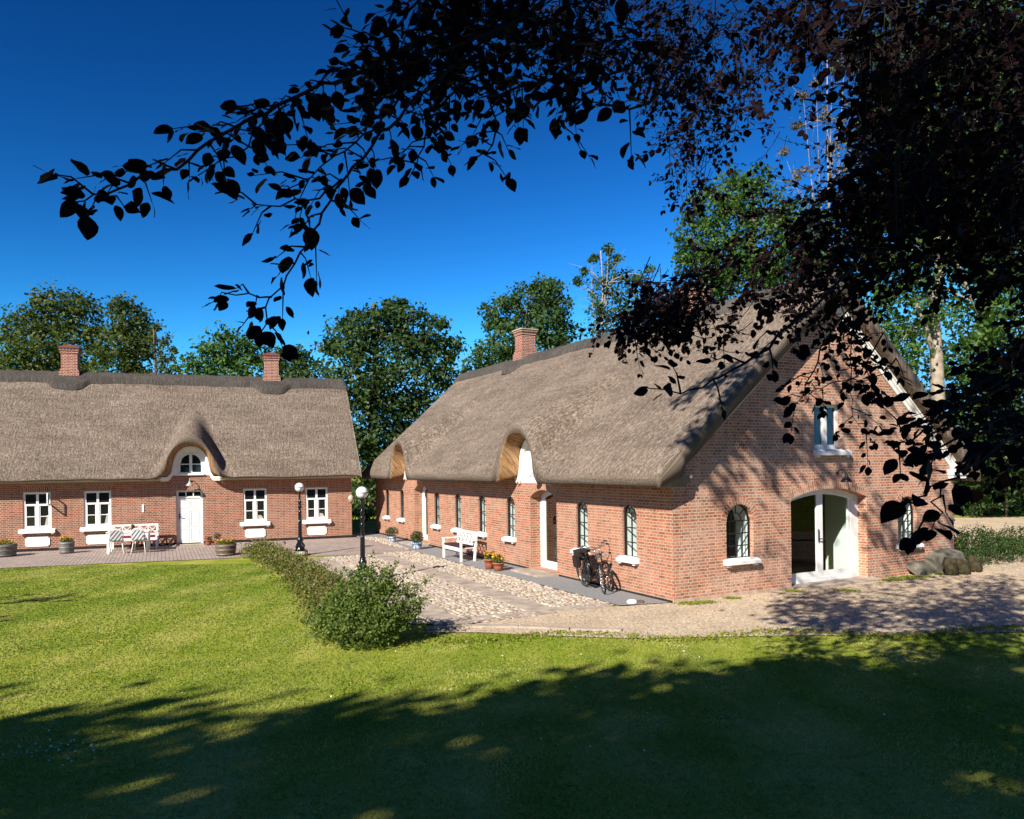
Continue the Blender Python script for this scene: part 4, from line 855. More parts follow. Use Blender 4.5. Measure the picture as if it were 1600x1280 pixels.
# ------------------------------------------------------------------ lamp posts
def lamp_post(loc,label):
    o=thing('lamp_post',label,'lamp post',loc,0,'black globe lamps along the hedge')
    p=MB(); p.box((-.20,-.20,0),(.20,.20,.16)); p.build('plinth',STONE,o)
    b=MB(); b.box((-.17,-.17,.162),(.17,.17,.20)); b.lathe([(.155,.20),(.155,.24),(.13,.26),(.135,.30),(.11,.36),(.125,.40),(.085,.47),(.105,.50),(.11,.53),(.075,.57),(.08,.62),(.068,.64)],18); b.build('base',LAMPBLK,o)
    for k in range(4): 
        a=k*math.pi/2+.78; f=MB(); f.tube([(.13*math.cos(a),.13*math.sin(a),.25),(.15*math.cos(a),.15*math.sin(a),.33),(.12*math.cos(a),.12*math.sin(a),.42)],[.028,.03,.012],6); f.build('base_ornament',LAMPBLK,o)
    s=MB(); s.lathe([(.066,.64),(.062,.66),(.055,1.25),(.047,1.42),(.06,1.44),(.062,1.47),(.042,1.50),(.04,1.56),(.066,1.60),(.06,1.66),(.035,1.70),(.055,1.74),(.06,1.80),(.035,1.84),(.03,1.95),(.045,1.98),(.024,2.02),(.03,2.06),(.07,2.10),(.08,2.13)],16)
    for k in range(8): a=k*math.pi/4; s.tube([(.058*math.cos(a),.058*math.sin(a),.68),(.048*math.cos(a),.048*math.sin(a),1.40)],.007,5)
    s.build('post',LAMPBLK,o)
    g=MB(); R_=.152; g.lathe([(max(1e-5,R_*math.sin(t)),2.27-R_*math.cos(t)) for t in np.linspace(.02,math.pi-.02,22)],26); gl=g.build('globe',mat('opal glass globe',(.80,.79,.74),.22,.5),o)
    h=MB(); h.tube([(.156*math.cos(a),.156*math.sin(a),2.27) for a in np.linspace(0,2*math.pi,25)],.008,6,False)
    for a0 in (0,math.pi/2,math.pi,1.5*math.pi): h.tube([(.157*math.sin(t)*math.cos(a0+.5),.157*math.sin(t)*math.sin(a0+.5),2.27-.157*math.cos(t)) for t in np.linspace(.25,math.pi/2,8)],.004,4)
    h.tube([(0,0,2.42),(0,0,2.45)],[.012,.004],6); h.build('globe_band',IRON,gl); return o
lp=lamp_post((-7.07,25.05,0),'black lamp post with white globe in front of farmhouse window')
dup(lp,(-3.79,19.0,0),0,'black lamp post with white globe standing behind the hedge before the gap')

# ------------------------------------------------------------------ white bench (barn), garden set (house)
def bench(name,label,loc,rz,L=1.32,dp=.52,cush=None):
    o=thing(name,label,'bench',loc,rz); h=L/2                  # back along +y side, faces -y
    for sx in (-1,1):
        m=MB(); m.box((sx*h-.03,-dp/2,0),(sx*h+.03,-dp/2+.06,.62)); m.build('leg',WHITE,o)
        m=MB(); m.bar((sx*h,dp/2-.03,0),(sx*h,dp/2+.05,.88),.06,.06); m.build('leg',WHITE,o)
        m=MB(); m.box((sx*h-.04,-dp/2-.02,.62),(sx*h+.04,dp/2+.02,.655)); m.build('armrest',WHITE,o)
    m=MB()
    for i in range(6): y=-dp/2+.03+i*.085; m.box((-h+.03,y,.40),(h-.03,y+.07,.425))
    m.box((-h+.03,-dp/2+.01,.32),(h-.03,-dp/2+.035,.398)); m.box((-h+.03,dp/2-.05,.32),(h-.03,dp/2-.02,.398)); m.build('seat',WHITE,o)
    b=MB(); Y=lambda z:dp/2-.03+.08*z/.88
    for z in (.50,.86): b.bar((-h,Y(z),z),(h,Y(z),z),.035,.075)
    nb=5
    for i in range(nb):
        x0=-h+.03+(L-.06)*i/nb; x1=-h+.03+(L-.06)*(i+1)/nb
        b.bar((x0,Y(.53),.53),(x1,Y(.83),.83),.022,.03,up=(0,1,0)); b.bar((x0,Y(.83),.83),(x1,Y(.53),.53),.022,.03,up=(0,1,0)); b.bar((x1,Y(.53),.53),(x1,Y(.83),.83),.022,.03)
    b.build('backrest',WHITE,o)
    if cush:
        m=MB(); m.box((-h+.05,-dp/2+.02,.428),(h-.05,dp/2-.06,.485)); m.build('seat_cushion',cush,o)
    return o
DKC=mat('dark plum cushion',(.05,.025,.025),.9,.1,var=.2)
bench('garden_bench','white lattice back garden bench with dark cushion against barn wall',bw(-.76,9.24),BA-math.pi/2,1.34,.5,DKC)
bench('wall_bench','white bench with red cushion behind the table at farmhouse wall',hw_(-8.05,-.75),HA,1.5,.5,mat('raspberry cushion',(.22,.02,.05),.9,.1,var=.2))
def pos(e,n): return hw_(e,n)
tb=thing('garden_table','white slatted garden table in front of the farmhouse wall','table',hw_(-8.12,-1.75),HA)
m=MB()
for i in range(8): m.box((-.68,-.40+i*.10,.715),(.68,-.40+i*.10+.088,.745))
m.box((-.64,-.37,.62),(.64,-.345,.713)); m.box((-.64,.345,.62),(.64,.37,.713)); m.box((-.665,-.37,.62),(-.642,.37,.713)); m.box((.642,-.37,.62),(.665,.37,.713)); m.build('table_top',WHITE,tb)
for sx in (-1,1):
    for sy in (-1,1): m=MB(); m.box((sx*.62-.035,sy*.34-.035,0),(sx*.62+.035,sy*.34+.035,.618)); m.build('leg',WHITE,tb)
t=NT('striped cushion'); ob=t.coord('UV'); wv=t.new('ShaderNodeTexWave'); wv.inputs['Scale'].default_value=3.2; wv.inputs['Distortion'].default_value=1.2; t.l(t.mapping(ob,(1,1,1),(0,0,R(38))),wv.inputs['Vector'])
t.l(t.ramp(wv.outputs[0],(.60,(.74,.74,.72)),(.70,(.10,.115,.14))),t.b.inputs['Base Color']); t.b.inputs['Roughness'].default_value=.9; STRIPE=t.m
def chair(loc,rz,label):
    o=thing('garden_chair',label,'chair',loc,rz,'chairs at the white garden table')
    for sx in (-1,1):
        for sy in (-1,1): m=MB(); m.tube([(sx*.17,sy*.16,.44),(sx*.20,sy*.19,.2),(sx*.235,sy*.25,0)],.014,6); m.build('leg',WHITE,o)
    m=MB(); m.box((-.22,-.21,.44),(.22,.21,.465)); m.build('seat',WHITE,o)
    m=MB(); m.tube([(-.2,-.2,.46),(-.215,-.26,.68),(-.19,-.30,.82),(-.1,-.315,.88),(.1,-.315,.88),(.19,-.30,.82),(.215,-.26,.68),(.2,-.2,.46)],.014,6)
    for x in (-.11,0,.11): m.tube([(x,-.2,.46),(x,-.27,.68),(x,-.312,.87)],.008,5)
    m.build('back_frame',WHITE,o)
    m=MB(); m.box((-.20,-.20,.468),(.20,.20,.53)); m.build('seat_cushion',STRIPE,o)
    m=MB(); q=[(-.19,-.215,.5),(.19,-.215,.5),(.17,-.335,.84),(-.17,-.335,.84)]; r=[(x,y-.06,z) for x,y,z in q]
    m.face(r,[(x,z) for x,y,z in r]); m.face(q[::-1],[(x,z) for x,y,z in q[::-1]])
    for i in range(4): j=(i+1)%4; m.face([q[i],q[j],r[j],r[i]])
    m.build('back_cushion',STRIPE,o); return o
chair(hw_(-8.42,-2.42),HA+R(4),'white metal chair with striped cushion, nearer the left end of garden table')
c2=chair(hw_(-7.70,-2.42),HA-R(6),'white metal chair with striped cushion, nearer the right end of garden table')

# ------------------------------------------------------------------ pots
def tuft_plant(parent,name,r,h,z0,leafm,ls,n,flowers=0,fm=FLOWER):
    q=rng.normal(0,1,(n,3)); q/=np.linalg.norm(q,axis=1,keepdims=True); q*=rng.random((n,1))**.45; c=q*np.array([r,r,h/2])+np.array([0,0,z0+h/2]); V,F=leaf_cloud(c,ls); mesh_np(name,V,F,leafm,parent)
    if flowers:
        a=rng.uniform(0,6.28,flowers); rr=r*np.sqrt(rng.random(flowers)); c=np.stack([rr*np.cos(a),rr*np.sin(a),z0+h*(.55+.5*rng.random(flowers))],-1)
        c=(c[:,None]+rng.normal(0,.010,(flowers,4,3))).reshape(-1,3); V,F=leaf_cloud(c,.05,upbias=1.5,aspect=.95); mesh_np('blossom',V,F,fm,parent)
def barrel(loc,r,h,label,m):
    o=thing('barrel_planter',label,'planter',loc,0,'half barrel planters before the farmhouse')
    b=MB(); b.lathe([(r*.86,0),(r*.93,h*.3),(r*.98,h*.7),(r,h),(r*.90,h),(r*.88,h*.86)],22); b.build('tub',m,o)
    for z in (.16,.52,.86):
        rr=r*(.86+.14*z**.7)*1.012; k=MB(); k.lathe([(rr,h*z-.022),(rr+.006,h*z-.02),(rr+.006,h*z+.02),(rr,h*z+.022)],22); k.build('hoop',HOOP,o)
    k=MB(); k.lathe([(r*.88,h*.87),(0.001,h*.90)],18); k.build('soil',SOIL,o)
    tuft_plant(o,'foliage',r*.85,.20,h*.86,LF_SHRUB,.05,420,46); return o
barrel(hw_(-12.02,-1.45),.41,.43,'grey half barrel with yellow flowers, cut by the left picture edge',WOODG)
barrel(hw_(-10.15,-1.3),.25,.42,'small grey barrel with yellow flowers between the left two windows',WOODG)
barrel(hw_(-4.86,-4.57),.34,.40,'brown half barrel with yellow and red flowers at lawn edge',WOODB)
def pot(loc,r,h,label,m,plant,ph,flowers=0,pm=LF_SHRUB,ls=.05,group=None,pr=1.0):
    o=thing('flower_pot',label,'flower pot',loc,0,group)
    b=MB(); b.lathe([(r*.70,0),(r*.86,h*.5),(r*.95,h*.82),(r*1.05,h*.83),(r*1.07,h),(r*.92,h),(r*.88,h*.85)],18); b.build('pot',m,o)
    k=MB(); k.lathe([(r*.88,h*.87),(0.001,h*.9)],14); k.build('soil',SOIL,o)
    tuft_plant(o,'foliage',r*pr*1.1,ph,h*.85,pm,ls,plant,flowers); return o
pot(bw(-.94,6.72),.15,.30,'terracotta pot with yellow flowers, taller one beside the barn door',TERRA,300,.24,40)
pot(bw(-.88,6.28),.16,.24,'terracotta pot with orange flowers, shorter one beside the barn door',TERRA,330,.26,44)
t=NT('blue glazed pot'); ob=t.coord('Object'); t.l(t.ramp(t.noise(ob,9,2),(.46,(.10,.20,.38)),(.54,(.62,.68,.72))),t.b.inputs['Base Color']); t.b.inputs['Roughness'].default_value=.2; BLUE=t.m
pot(bw(-.71,15.7),.17,.22,'blue and white pot with dark green plant at the far barn end',BLUE,700,.42,0,LF_MAPLE,.05,None,1.5)
pot(bw(-.85,12.64),.19,.26,'blue glazed pot with round dark plant left of the bench',BLUE,900,.45,0,LF_MAPLE,.05,None,1.2)
pot(hw_(-5.52,-.62),.13,.2,'small terracotta pot right next to the white front door',TERRA,160,.2,0,LF_DRY)
pot(hw_(-5.2,-.66),.14,.24,'small terracotta pot with dry brown plant right of its twin by the front door',TERRA,220,.28,0,LF_DRY)
pt=pot((*hw_(-8.0,-1.7)[:2],.747),.07,.10,'little plant pot standing on the white garden table',mat('dark pot',(.06,.045,.04),.7,.2),150,.14,0,LF_DRY,.04)
# pale stones at the barn corner
for i,(e,l,r,lab,m_) in enumerate(((-.75,.42,.09,'small white stone on the gravel near the barn corner',PLASTER),(-.58,.36,.07,'small brown stone next to the white stone at barn corner',WOODB))):
    b=MB(); b.lathe([(r*.8,-.02),(r,r*.3),(r*.7,r*.75),(.001,r*.9)],9,(0,0,0)); o=b.build('loose_stone',m_); o.location=bw(e,l,.014); o.scale=(1.3,.8,1); tag(o,lab,'stone')
# rough stone footing at the right gable corner
for i,(e0,e1,y0,y1,z1,lab) in enumerate(((7.6,8.25,-.34,.1,.34,'pale rough boulder against the right part of gable wall'),(8.35,9.7,-.30,.3,.58,'tall grey stone footing at the right gable corner'))):
    b=MB(); rr=random.Random(i+4); n=7; gridp=[]
    xs_=np.linspace(e0,e1,n); 
    prof=[(y0,-.05),(y0-.02,z1*.4),(y0+.04,z1*.8),((y0+y1)/2,z1),(y1,z1*.98)]
    pts=[[(x+rr.uniform(-.03,.03),y+rr.uniform(-.03,.03),z*(1+rr.uniform(-.12,.05)*(1 if z>0 else 0))*(.75 if k in (0,n-1) else 1)) for y,z in prof] for k,x in enumerate(xs_)]
    for k in range(n-1):
        for j in range(len(prof)-1): b.face([pts[k][j],pts[k+1][j],pts[k+1][j+1],pts[k][j+1]],smooth=True)
    for k in (0,n-1): b.face([pts[k][j] for j in range(len(prof))])
    o=b.build('footing_stone',mat('weathered concrete',(.13,.118,.092),.9,.1,var=.5,vscale=3,bump=.6,bscale=9)); o.location=bw(0,0,0); o.rotation_euler=(0,0,BA); tag(o,lab,'stone')
for i,(e,l,r,L_) in enumerate(((8.45,-.62,.17,.42),(8.86,-.66,.19,.36),(9.5,-.6,.17,.38))):
    b=MB(); b.tube([(0,0,-.05),(0.03,0,L_*.3),(-.01,0.02,L_*.7),(.02,.03,L_)],[r*1.08,r*.94,r*1.0,r*.86],9); o=b.build('cut_log',mat('mossy log',(.04,.034,.018),.9,.1,var=.6,vscale=9,bump=.5)); o.location=bw(e,l,.0)
    tag(o,('mossy upright log nearest the gable wall','mossy upright log in the middle of three','mossy upright log outermost toward the road')[i],'log','upright logs at the gable corner')
shrub('ivy_mound','dark low plants growing over the logs beside the gable corner','plants',bw(10.6,.6),[(-.9,-.7,.2,.4),(-.2,-.9,.2,.42),(-.6,-.2,.35,.5),(.3,-.2,.4,.6),(1.1,0,.35,.55),(1.9,.2,.3,.5),(.2,.7,.4,.6),(2.7,.1,.25,.5),(1.4,.9,.35,.6),(2.4,1.2,.3,.6)],LF_MAPLE,.06,11000,5)

# ------------------------------------------------------------------ bicycles
RUB=mat('tyre rubber',(.015,.015,.015),.7,.2); CHR=mat('dull chrome',(.45,.45,.45),.3,.5,metal=.9); BLK=mat('black bicycle enamel',(.012,.012,.012),.25,.5); SAD=mat('black leather',(.02,.015,.014),.6,.3); REDR=mat('orange reflector',(.55,.12,.02),.3,.5)
def bicycle(loc,rz,lean,label):
    o=thing('bicycle',label,'bicycle',loc,rz,'black bicycles leaning on the barn wall'); o.rotation_euler=(lean,0,rz)   # +x forward
    Rw=.345
    def wheel(x,turn=0):
        q=lambda a,r,y=0:(x+r*math.cos(a)*math.cos(turn)-y*math.sin(turn),r*math.cos(a)*math.sin(turn)+y*math.cos(turn),Rw+r*math.sin(a))
        T=MB(); T.tube([q(a,Rw-.017) for a in np.linspace(0,2*math.pi,33)],.019,7,False); ty=T.build('wheel',RUB,o)
        r_=MB(); r_.tube([q(a,Rw-.042) for a in np.linspace(0,2*math.pi,33)],.010,5,False); r_.build('rim',CHR,ty)
        s=MB()
        for k in range(18): a=k*2*math.pi/18; s.tube([q(a+.25*(-1)**k,.02,.025*(-1)**(k//2)),q(a,Rw-.045)],.0022,3,False)
        s.tube([q(0,0,-.05),q(0,0,.05)],.022,8); s.build('spokes',CHR,ty)
        g=MB(); a0,a1=(.35,2.9) if x>0 else (-.1,2.7); g.tube([q(a,Rw+.028) for a in np.linspace(a0,a1,16)],.017,5); g.build('mudguard',BLK,o)
    wheel(.54,R(-14)); wheel(-.54)
    f=MB(); bb=(-.08,0,.30); st=(-.24,0,.80); hd=(.34,0,.86); hl=(.39,0,.70); ra=(-.54,0,Rw)
    for p,q in ((bb,st),(bb,hl),((-.2,0,.62),(.36,0,.80)),(hd,hl)): f.tube([p,q],.017,7)
    for y in (-.05,.05):
        f.tube([(bb[0],y*.6,bb[2]),(ra[0],y,ra[2])],.010,6); f.tube([(-.225,y*.4,.74),(ra[0],y,ra[2])],.009,6); f.tube([(hl[0],y,hl[2]-.02),(.54,y,Rw)],.011,6)
    f.build('frame',BLK,o)
    k=MB(); k.lathe([(.09,-.012),(.095,0),(.09,.012)],16); cr=k.build('chain_guard',BLK,o); cr.location=(bb[0],-.06,bb[2]); cr.rotation_euler=(R(90),0,0)
    k=MB(); k.box((-.52,-.075,.24),(-.05,-.062,.36)); k.build('chain_case',BLK,o)
    for s_ in (-1,1): k=MB(); k.tube([(bb[0],s_*.07,bb[2]),(bb[0]+s_*.12,s_*.09,bb[2]-s_*.11)],.01,5); k.box((bb[0]+s_*.12-.04,s_*.09 if s_>0 else -.19,bb[2]-s_*.11-.012),(bb[0]+s_*.12+.04,.19 if s_>0 else -.09,bb[2]-s_*.11+.012)); k.build('pedal',BLK,o)
    k=MB(); k.tube([st,(-.25,0,.88)],.013,6); k.build('seat_post',CHR,o)
    k=MB(); prof=[(-.40,.09,.92),(-.34,.105,.925),(-.24,.07,.925),(-.14,.03,.915),(-.10,.018,.905)]
    for (x0,w0,z0),(x1,w1,z1) in zip(prof[:-1],prof[1:]):
        k.face([(x0,-w0,z0),(x1,-w1,z1),(x1,w1,z1),(x0,w0,z0)],smooth=True); k.face([(x0,-w0,z0),(x1,-w1,z1),(x1,-w1*.8,z1-.055),(x0,-w0*.8,z0-.06)]); k.face([(x0,w0,z0),(x1,w1,z1),(x1,w1*.8,z1-.055),(x0,w0*.8,z0-.06)]); k.face([(x0,-w0*.8,z0-.06),(x1,-w1*.8,z1-.055),(x1,w1*.8,z1-.055),(x0,w0*.8,z0-.06)])
    k.face([(-.40,-.09,.92),(-.40,.09,.92),(-.40,.07,.86),(-.40,-.07,.86)]); k.build('saddle',SAD,o)
    k=MB(); k.tube([hd,(.325,0,1.0)],.013,6); k.tube([(.12,-.30,1.08),(.20,-.30,1.09),(.30,-.22,1.08),(.36,-.10,1.02),(.34,0,1.0),(.36,.10,1.02),(.30,.22,1.08),(.20,.30,1.09),(.12,.30,1.08)],.011,6)
    hb=k.build('handlebar',CHR,o)
    for s_ in (-1,1): k=MB(); k.tube([(.10,s_*.30,1.08),(.21,s_*.30,1.09)],.017,7); k.build('grip',RUB,hb)
    k=MB(); k.lathe([(.02,-.06),(.05,-.02),(.055,.02),(.05,.03)],12); hl_=k.build('headlight',BLK,o); hl_.location=(.46,0,.86); hl_.rotation_euler=(0,R(90),0)
    k=MB(); k.lathe([(.001,.031),(.045,.032)],10); k.build('lens',CHR,hl_)
    k=MB()
    for y in (-.06,0,.06): k.tube([(-.75,y,.735),(-.30,y,.735)],.006,5)
    for x in (-.74,-.52,-.32): k.tube([(x,-.07,.735),(x,.07,.735)],.006,5)
    for y in (-.07,.07): k.tube([(-.68,y,.735),(-.54,y,.36)],.006,5)
    k.build('luggage_rack',BLK,o)
    k=MB(); k.box((-.72,-.11,.745),(-.40,.11,.87)); k.box((-.70,-.17,.50),(-.44,-.085,.73)); k.build('pannier_bag',SAD,o)
    k=MB(); k.box((-.90,-.025,.60),(-.885,.025,.66)); k.build('reflector',REDR,o); return o
bk=bicycle(bw(-.46,2.22),BA-math.pi/2-R(11),R(8),'black bicycle with pannier bag, outer one of two beside the barn wall')
b2=dup(bk,bw(-.22,2.45),BA-math.pi/2-R(3),'black bicycle leaning closest to the barn wall behind the other one'); b2.rotation_euler=(R(9),0,BA-math.pi/2-R(3))

# ------------------------------------------------------------------ copper beech over the photographer
beech=thing('copper_beech_tree','dark copper beech whose leafy branches hang across the top of the view','tree',(9.0,1.5,.6))
BOFF=np.array([9.0,1.5,.6]); tw=MB()
LV=[];LD=[];LN=[];LS=[]
def add_leaf(p,d,nrm,s): LV.append(p);LD.append(d);LN.append(nrm);LS.append(s)
def unit(v): return v/np.linalg.norm(v)
def leaf_run(P0,P1,s,n,droop=.22,start=.1):
    """leaves alternating along a twig P0->P1"""
    P0=np.array(P0);P1=np.array(P1); ax=unit(P1-P0); side=unit(np.cross(ax,np.array([0,.35,1.0])+rng.normal(0,.25,3)))
    for i in range(n):
        t=start+(1-start)*(i+.5)/n; p=P0+(P1-P0)*t; sg=1 if i%2 else -1
        d=unit(ax*.65+side*sg*rng.uniform(.5,1.0)+np.array([0,0,-droop*rng.uniform(.1,1.1)])+rng.normal(0,.15,3))
        nr=unit(np.cross(d,np.cross(np.array([0,0,1.0]),d))+rng.normal(0,.45,3)+np.array([0,-.75,0])); add_leaf(p+d*.012,d,nr,s*rng.uniform(.7,1.2))
    add_leaf(P1,unit(ax+np.array([0,0,-.1])+rng.normal(0,.2,3)),unit(np.array([0,-.5,1])+rng.normal(0,.4,3)),s*rng.uniform(.8,1.1))
def branch(path,r0,r1,s,side_n=3,side_len=.28,leaf_n=5,ends=True,gap=.16):
    """path: list of (x,y,D) pixels+distance"""
    P=[at(x,y,D) for x,y,D in path]; Q=[P[0]]
    for a,b in zip(P[:-1],P[1:]):
        for k in range(1,4): Q.append(a+(b-a)*k/3+rng.normal(0,.006,3))
    n=len(Q); tw.tube([q-BOFF for q in Q],[r0+(r1-r0)*i/(n-1) for i in range(n)],6)
    L=0; nxt=gap*.5; sg=1
    for a,b in zip(Q[:-1],Q[1:]):
        L+=np.linalg.norm(b-a)
        while L>nxt:
            nxt+=gap*rng.uniform(.6,1.4); sg=-sg; ax=unit(b-a); sd=unit(np.cross(ax,[0,-1,.2])+rng.normal(0,.3,3))
            ln=side_len*rng.uniform(.4,1.2); e=a+ln*unit(ax*.6+sd*sg*.9+np.array([0,0,-.25])+rng.normal(0,.2,3)); m_=(a+e)/2+np.array([0,0,.02])
            tw.tube([a-BOFF,m_-BOFF,e-BOFF],[.0035,.0025,.0012],4); leaf_run(a,e,s,max(2,int(leaf_n*ln/side_len)))
    if ends: leaf_run(Q[-3],Q[-1],s,4)
SZ=.074
SZ0=SZ; SZ=.060
branch([(860,-80,4.2),(760,20,3.6),(640,74,3.0),(521,127,2.65),(460,151,2.5),(390,188,2.35),(320,219,2.25),(276,258,2.2),(219,280,2.15),(171,302,2.1),(165,304,2.1),(118,309,2.08)],.008,.002,SZ,side_len=.13,leaf_n=6,gap=.038)
branch([(880,-70,4.0),(780,40,3.4),(700,110,2.9),(640,162,2.7),(609,197,2.6),(565,245,2.5),(534,280,2.45),(504,333,2.4),(482,372,2.35),(460,411,2.3),(425,464,2.25),(412,518,2.2)],.008,.002,SZ*.9,side_len=.14,leaf_n=5,gap=.065)
branch([(534,280,2.45),(500,312,2.4),(440,318,2.35),(386,322,2.3)],.004,.002,SZ*.85,side_len=.1,leaf_n=4,gap=.055)
branch([(425,464,2.25),(390,462,2.22),(335,464,2.2)],.003,.0015,SZ*.9,side_len=.06,leaf_n=3,gap=.08)
branch([(430,160,2.6),(400,206,2.5),(368,240,2.45),(310,270,2.4)],.004,.002,SZ*.85,side_len=.12,leaf_n=5,gap=.055)
branch([(700,60,3.2),(640,130,2.9),(600,190,2.7),(570,215,2.6),(520,245,2.55),(455,300,2.5)],.006,.002,SZ*.9,side_len=.18,leaf_n=6,gap=.05)
branch([(980,60,3.8),(931,101,3.5),(875,124,3.3),(819,135,3.1),(762,150,2.95),(781,199,2.8),(770,228,2.75),(745,245,2.7)],.009,.002,SZ,side_len=.18,leaf_n=6,gap=.05)
branch([(760,110,3.2),(700,150,3.0),(669,180,2.9),(661,232,2.8),(640,272,2.75)],.006,.002,SZ*.9,side_len=.16,leaf_n=5,gap=.05)
branch([(1010,90,3.6),(950,120,3.4),(916,150,3.2),(886,169,3.1),(871,205,3.0)],.008,.003,SZ*.8,side_len=.16,leaf_n=4,gap=.10)
branch([(1120,40,3.2),(1060,110,2.9),(1010,165,2.7),(935,165,2.5)],.008,.003,SZ,side_len=.18,leaf_n=4,gap=.13)
branch([(700,-60,3.6),(640,20,3.3),(590,60,3.1),(560,50,3.0),(535,40,2.95)],.008,.002,SZ*.9,side_len=.16,leaf_n=4,gap=.1)
branch([(900,-60,3.4),(820,30,3.2),(740,60,3.0),(650,95,2.9),(560,110,2.8)],.010,.003,SZ,side_len=.24,leaf_n=5,gap=.11)
branch([(960,-60,3.6),(900,40,3.3),(820,80,3.1),(720,100,3.0),(620,130,2.9)],.010,.003,SZ,side_len=.24,leaf_n=5,gap=.10)
SZ=SZ0
# over the roof and gable
branch([(1330,420,2.6),(1240,510,2.4),(1180,560,2.3),(1130,590,2.25),(1080,610,2.2),(1010,612,2.15)],.006,.0015,SZ*.62,side_len=.11,leaf_n=4,gap=.10)
branch([(1330,480,4.5),(1290,530,4.3),(1270,580,4.2),(1260,610,4.1),(1235,640,4.0)],.006,.002,SZ*.75,side_len=.16,leaf_n=5,gap=.07)
branch([(1380,520,4.4),(1340,590,4.3),(1300,600,4.2),(1262,612,4.1)],.005,.002,SZ*.75,side_len=.14,leaf_n=5,gap=.07)
branch([(1345,330,4.6),(1330,480,4.5),(1332,560,4.4),(1328,610,4.4),(1332,650,4.3),(1365,690,4.2)],.005,.001,SZ*.8,side_len=.16,leaf_n=5,gap=.09)
branch([(1400,560,3.8),(1380,585,3.7),(1330,605,3.6)],.004,.0015,SZ*.8,side_len=.12,leaf_n=4,gap=.07)
branch([(1640,560,2.6),(1540,620,2.4),(1470,650,2.3),(1420,690,2.2),(1400,690,2.15)],.006,.002,SZ*.62,side_len=.13,leaf_n=5,gap=.08)
branch([(1680,600,2.3),(1560,650,2.1),(1480,690,2.0),(1440,705,1.95)],.006,.002,SZ*.58,side_len=.10,leaf_n=4,gap=.08)
branch([(1700,640,1.9),(1580,680,1.75),(1500,735,1.6),(1460,765,1.55),(1415,783,1.5)],.004,.0015,SZ*.66,side_len=.05,leaf_n=3,gap=.16)
branch([(1470,760,1.55),(1462,800,1.5),(1450,822,1.5)],.002,.001,SZ*.6,side_len=.05,leaf_n=2,gap=.09)
# dense inner sprays (small far leaves and black near masses)
def inp(x,y,poly): return inpoly(np.array([[x,y]]),poly)[0]
def fill(poly,D0,D1,n,ln,s,leaf_n,dirx=-.5):
    xs=[p[0] for p in poly]; ys=[p[1] for p in poly]; k=0
    while k<n:
        x,y=rng.uniform(min(xs),max(xs)),rng.uniform(min(ys),max(ys))
        if not inp(x,y,poly): continue
        k+=1; p=at(x,y,rng.uniform(D0,D1)); d=unit(np.array([dirx,0,-.5])+rng.normal(0,.55,3)); L_=ln*rng.uniform(.6,1.3); e=p+d*L_
        tw.tube([p-d*L_*.3+np.array([0,0,.03])-BOFF,p-BOFF,e-BOFF],[.004,.003,.001],4,False); leaf_run(p,e,s,leaf_n)
fill([(620,-30),(1010,-30),(1000,60),(930,110),(820,120),(700,120),(600,130),(570,110),(640,50)],3.0,4.4,75,.30,SZ,8)
fill([(830,10),(1090,-20),(1090,150),(1060,160),(1000,130),(960,90),(850,90)],6.5,9,150,.40,SZ*.8,10)
fill([(1010,0),(1060,0),(1075,150),(1065,210),(1020,180)],6.5,9,40,.40,SZ*.8,9,-.1)
fill([(1060,0),(1220,0),(1200,110),(1175,190),(1130,230),(1100,300),(1060,310),(1035,250),(1050,150)],5,9,170,.40,SZ*.8,10,-.2)
fill([(1210,-20),(1640,-20),(1640,330),(1340,300),(1345,200),(1350,90),(1210,40)],4.5,9,860,.42,SZ*.9,11,-.15)
fill([(1340,60),(1440,40),(1460,300),(1350,290)],3.2,5,60,.35,SZ*.9,9,-.1)
fill([(1190,60),(1320,80),(1300,250),(1210,270)],6,9,26,.35,SZ*.75,7,-.2)
fill([(1330,250),(1640,250),(1640,470),(1500,400),(1420,430),(1330,400),(1270,340),(1300,280)],4.2,8,360,.40,SZ*.85,10,-.4)
fill([(1100,410),(1240,300),(1400,360),(1360,450),(1300,490),(1200,470),(1090,480),(1010,500),(940,500),(960,470),(1030,440)],5.5,8.5,200,.34,SZ*.85,9,-.6)
fill([(1200,470),(1330,440),(1360,500),(1330,540),(1270,530),(1210,510)],4.5,6.5,26,.30,SZ*.78,8,-.4)
fill([(1500,610),(1640,470),(1640,740),(1590,720),(1500,660)],2.8,6,80,.30,SZ*.8,9,-.5)
fill([(1000,430),(1110,420),(1110,500),(1000,500)],5.2,7.5,110,.30,SZ*.85,8,-.4)
fill([(930,510),(1060,480),(1075,540),(1010,545),(950,560)],5.5,7,26,.26,SZ*.75,7,-.3)
fill([(1085,490),(1190,480),(1180,560),(1110,560)],5,6.5,16,.26,SZ*.75,6,-.3)
# leaf meshes
LVa=np.array(LV);LDa=np.array(LD);LNa=np.array(LN);LSa=np.array(LS)*rng.uniform(.6,1.2,len(LS))
B_=np.cross(LNa,LDa); B_/=np.linalg.norm(B_,axis=1,keepdims=True); Nn=np.cross(LDa,B_)
ts=[0,.06,.18,.36,.56,.76,.91,1.0]; ws=[0,.13,.28,.37,.355,.245,.10,0]; cu=rng.uniform(-.3,.1,len(LVa)); fold=rng.uniform(-.05,.3,len(LVa)); wv_=rng.normal(0,.022,(len(LVa),12))
cols=[]
for t_,w_ in zip(ts,ws): cols.append(LVa+LSa[:,None]*(LDa*t_+Nn*(cu*t_*t_)[:,None]))
k=0
for sg in (1,-1):
    for i in (1,2,3,4,5,6):
        cols.append(cols[i]+LSa[:,None]*(B_*sg*ws[i]+Nn*(fold*ws[i]+wv_[:,k])[:,None])); k+=1
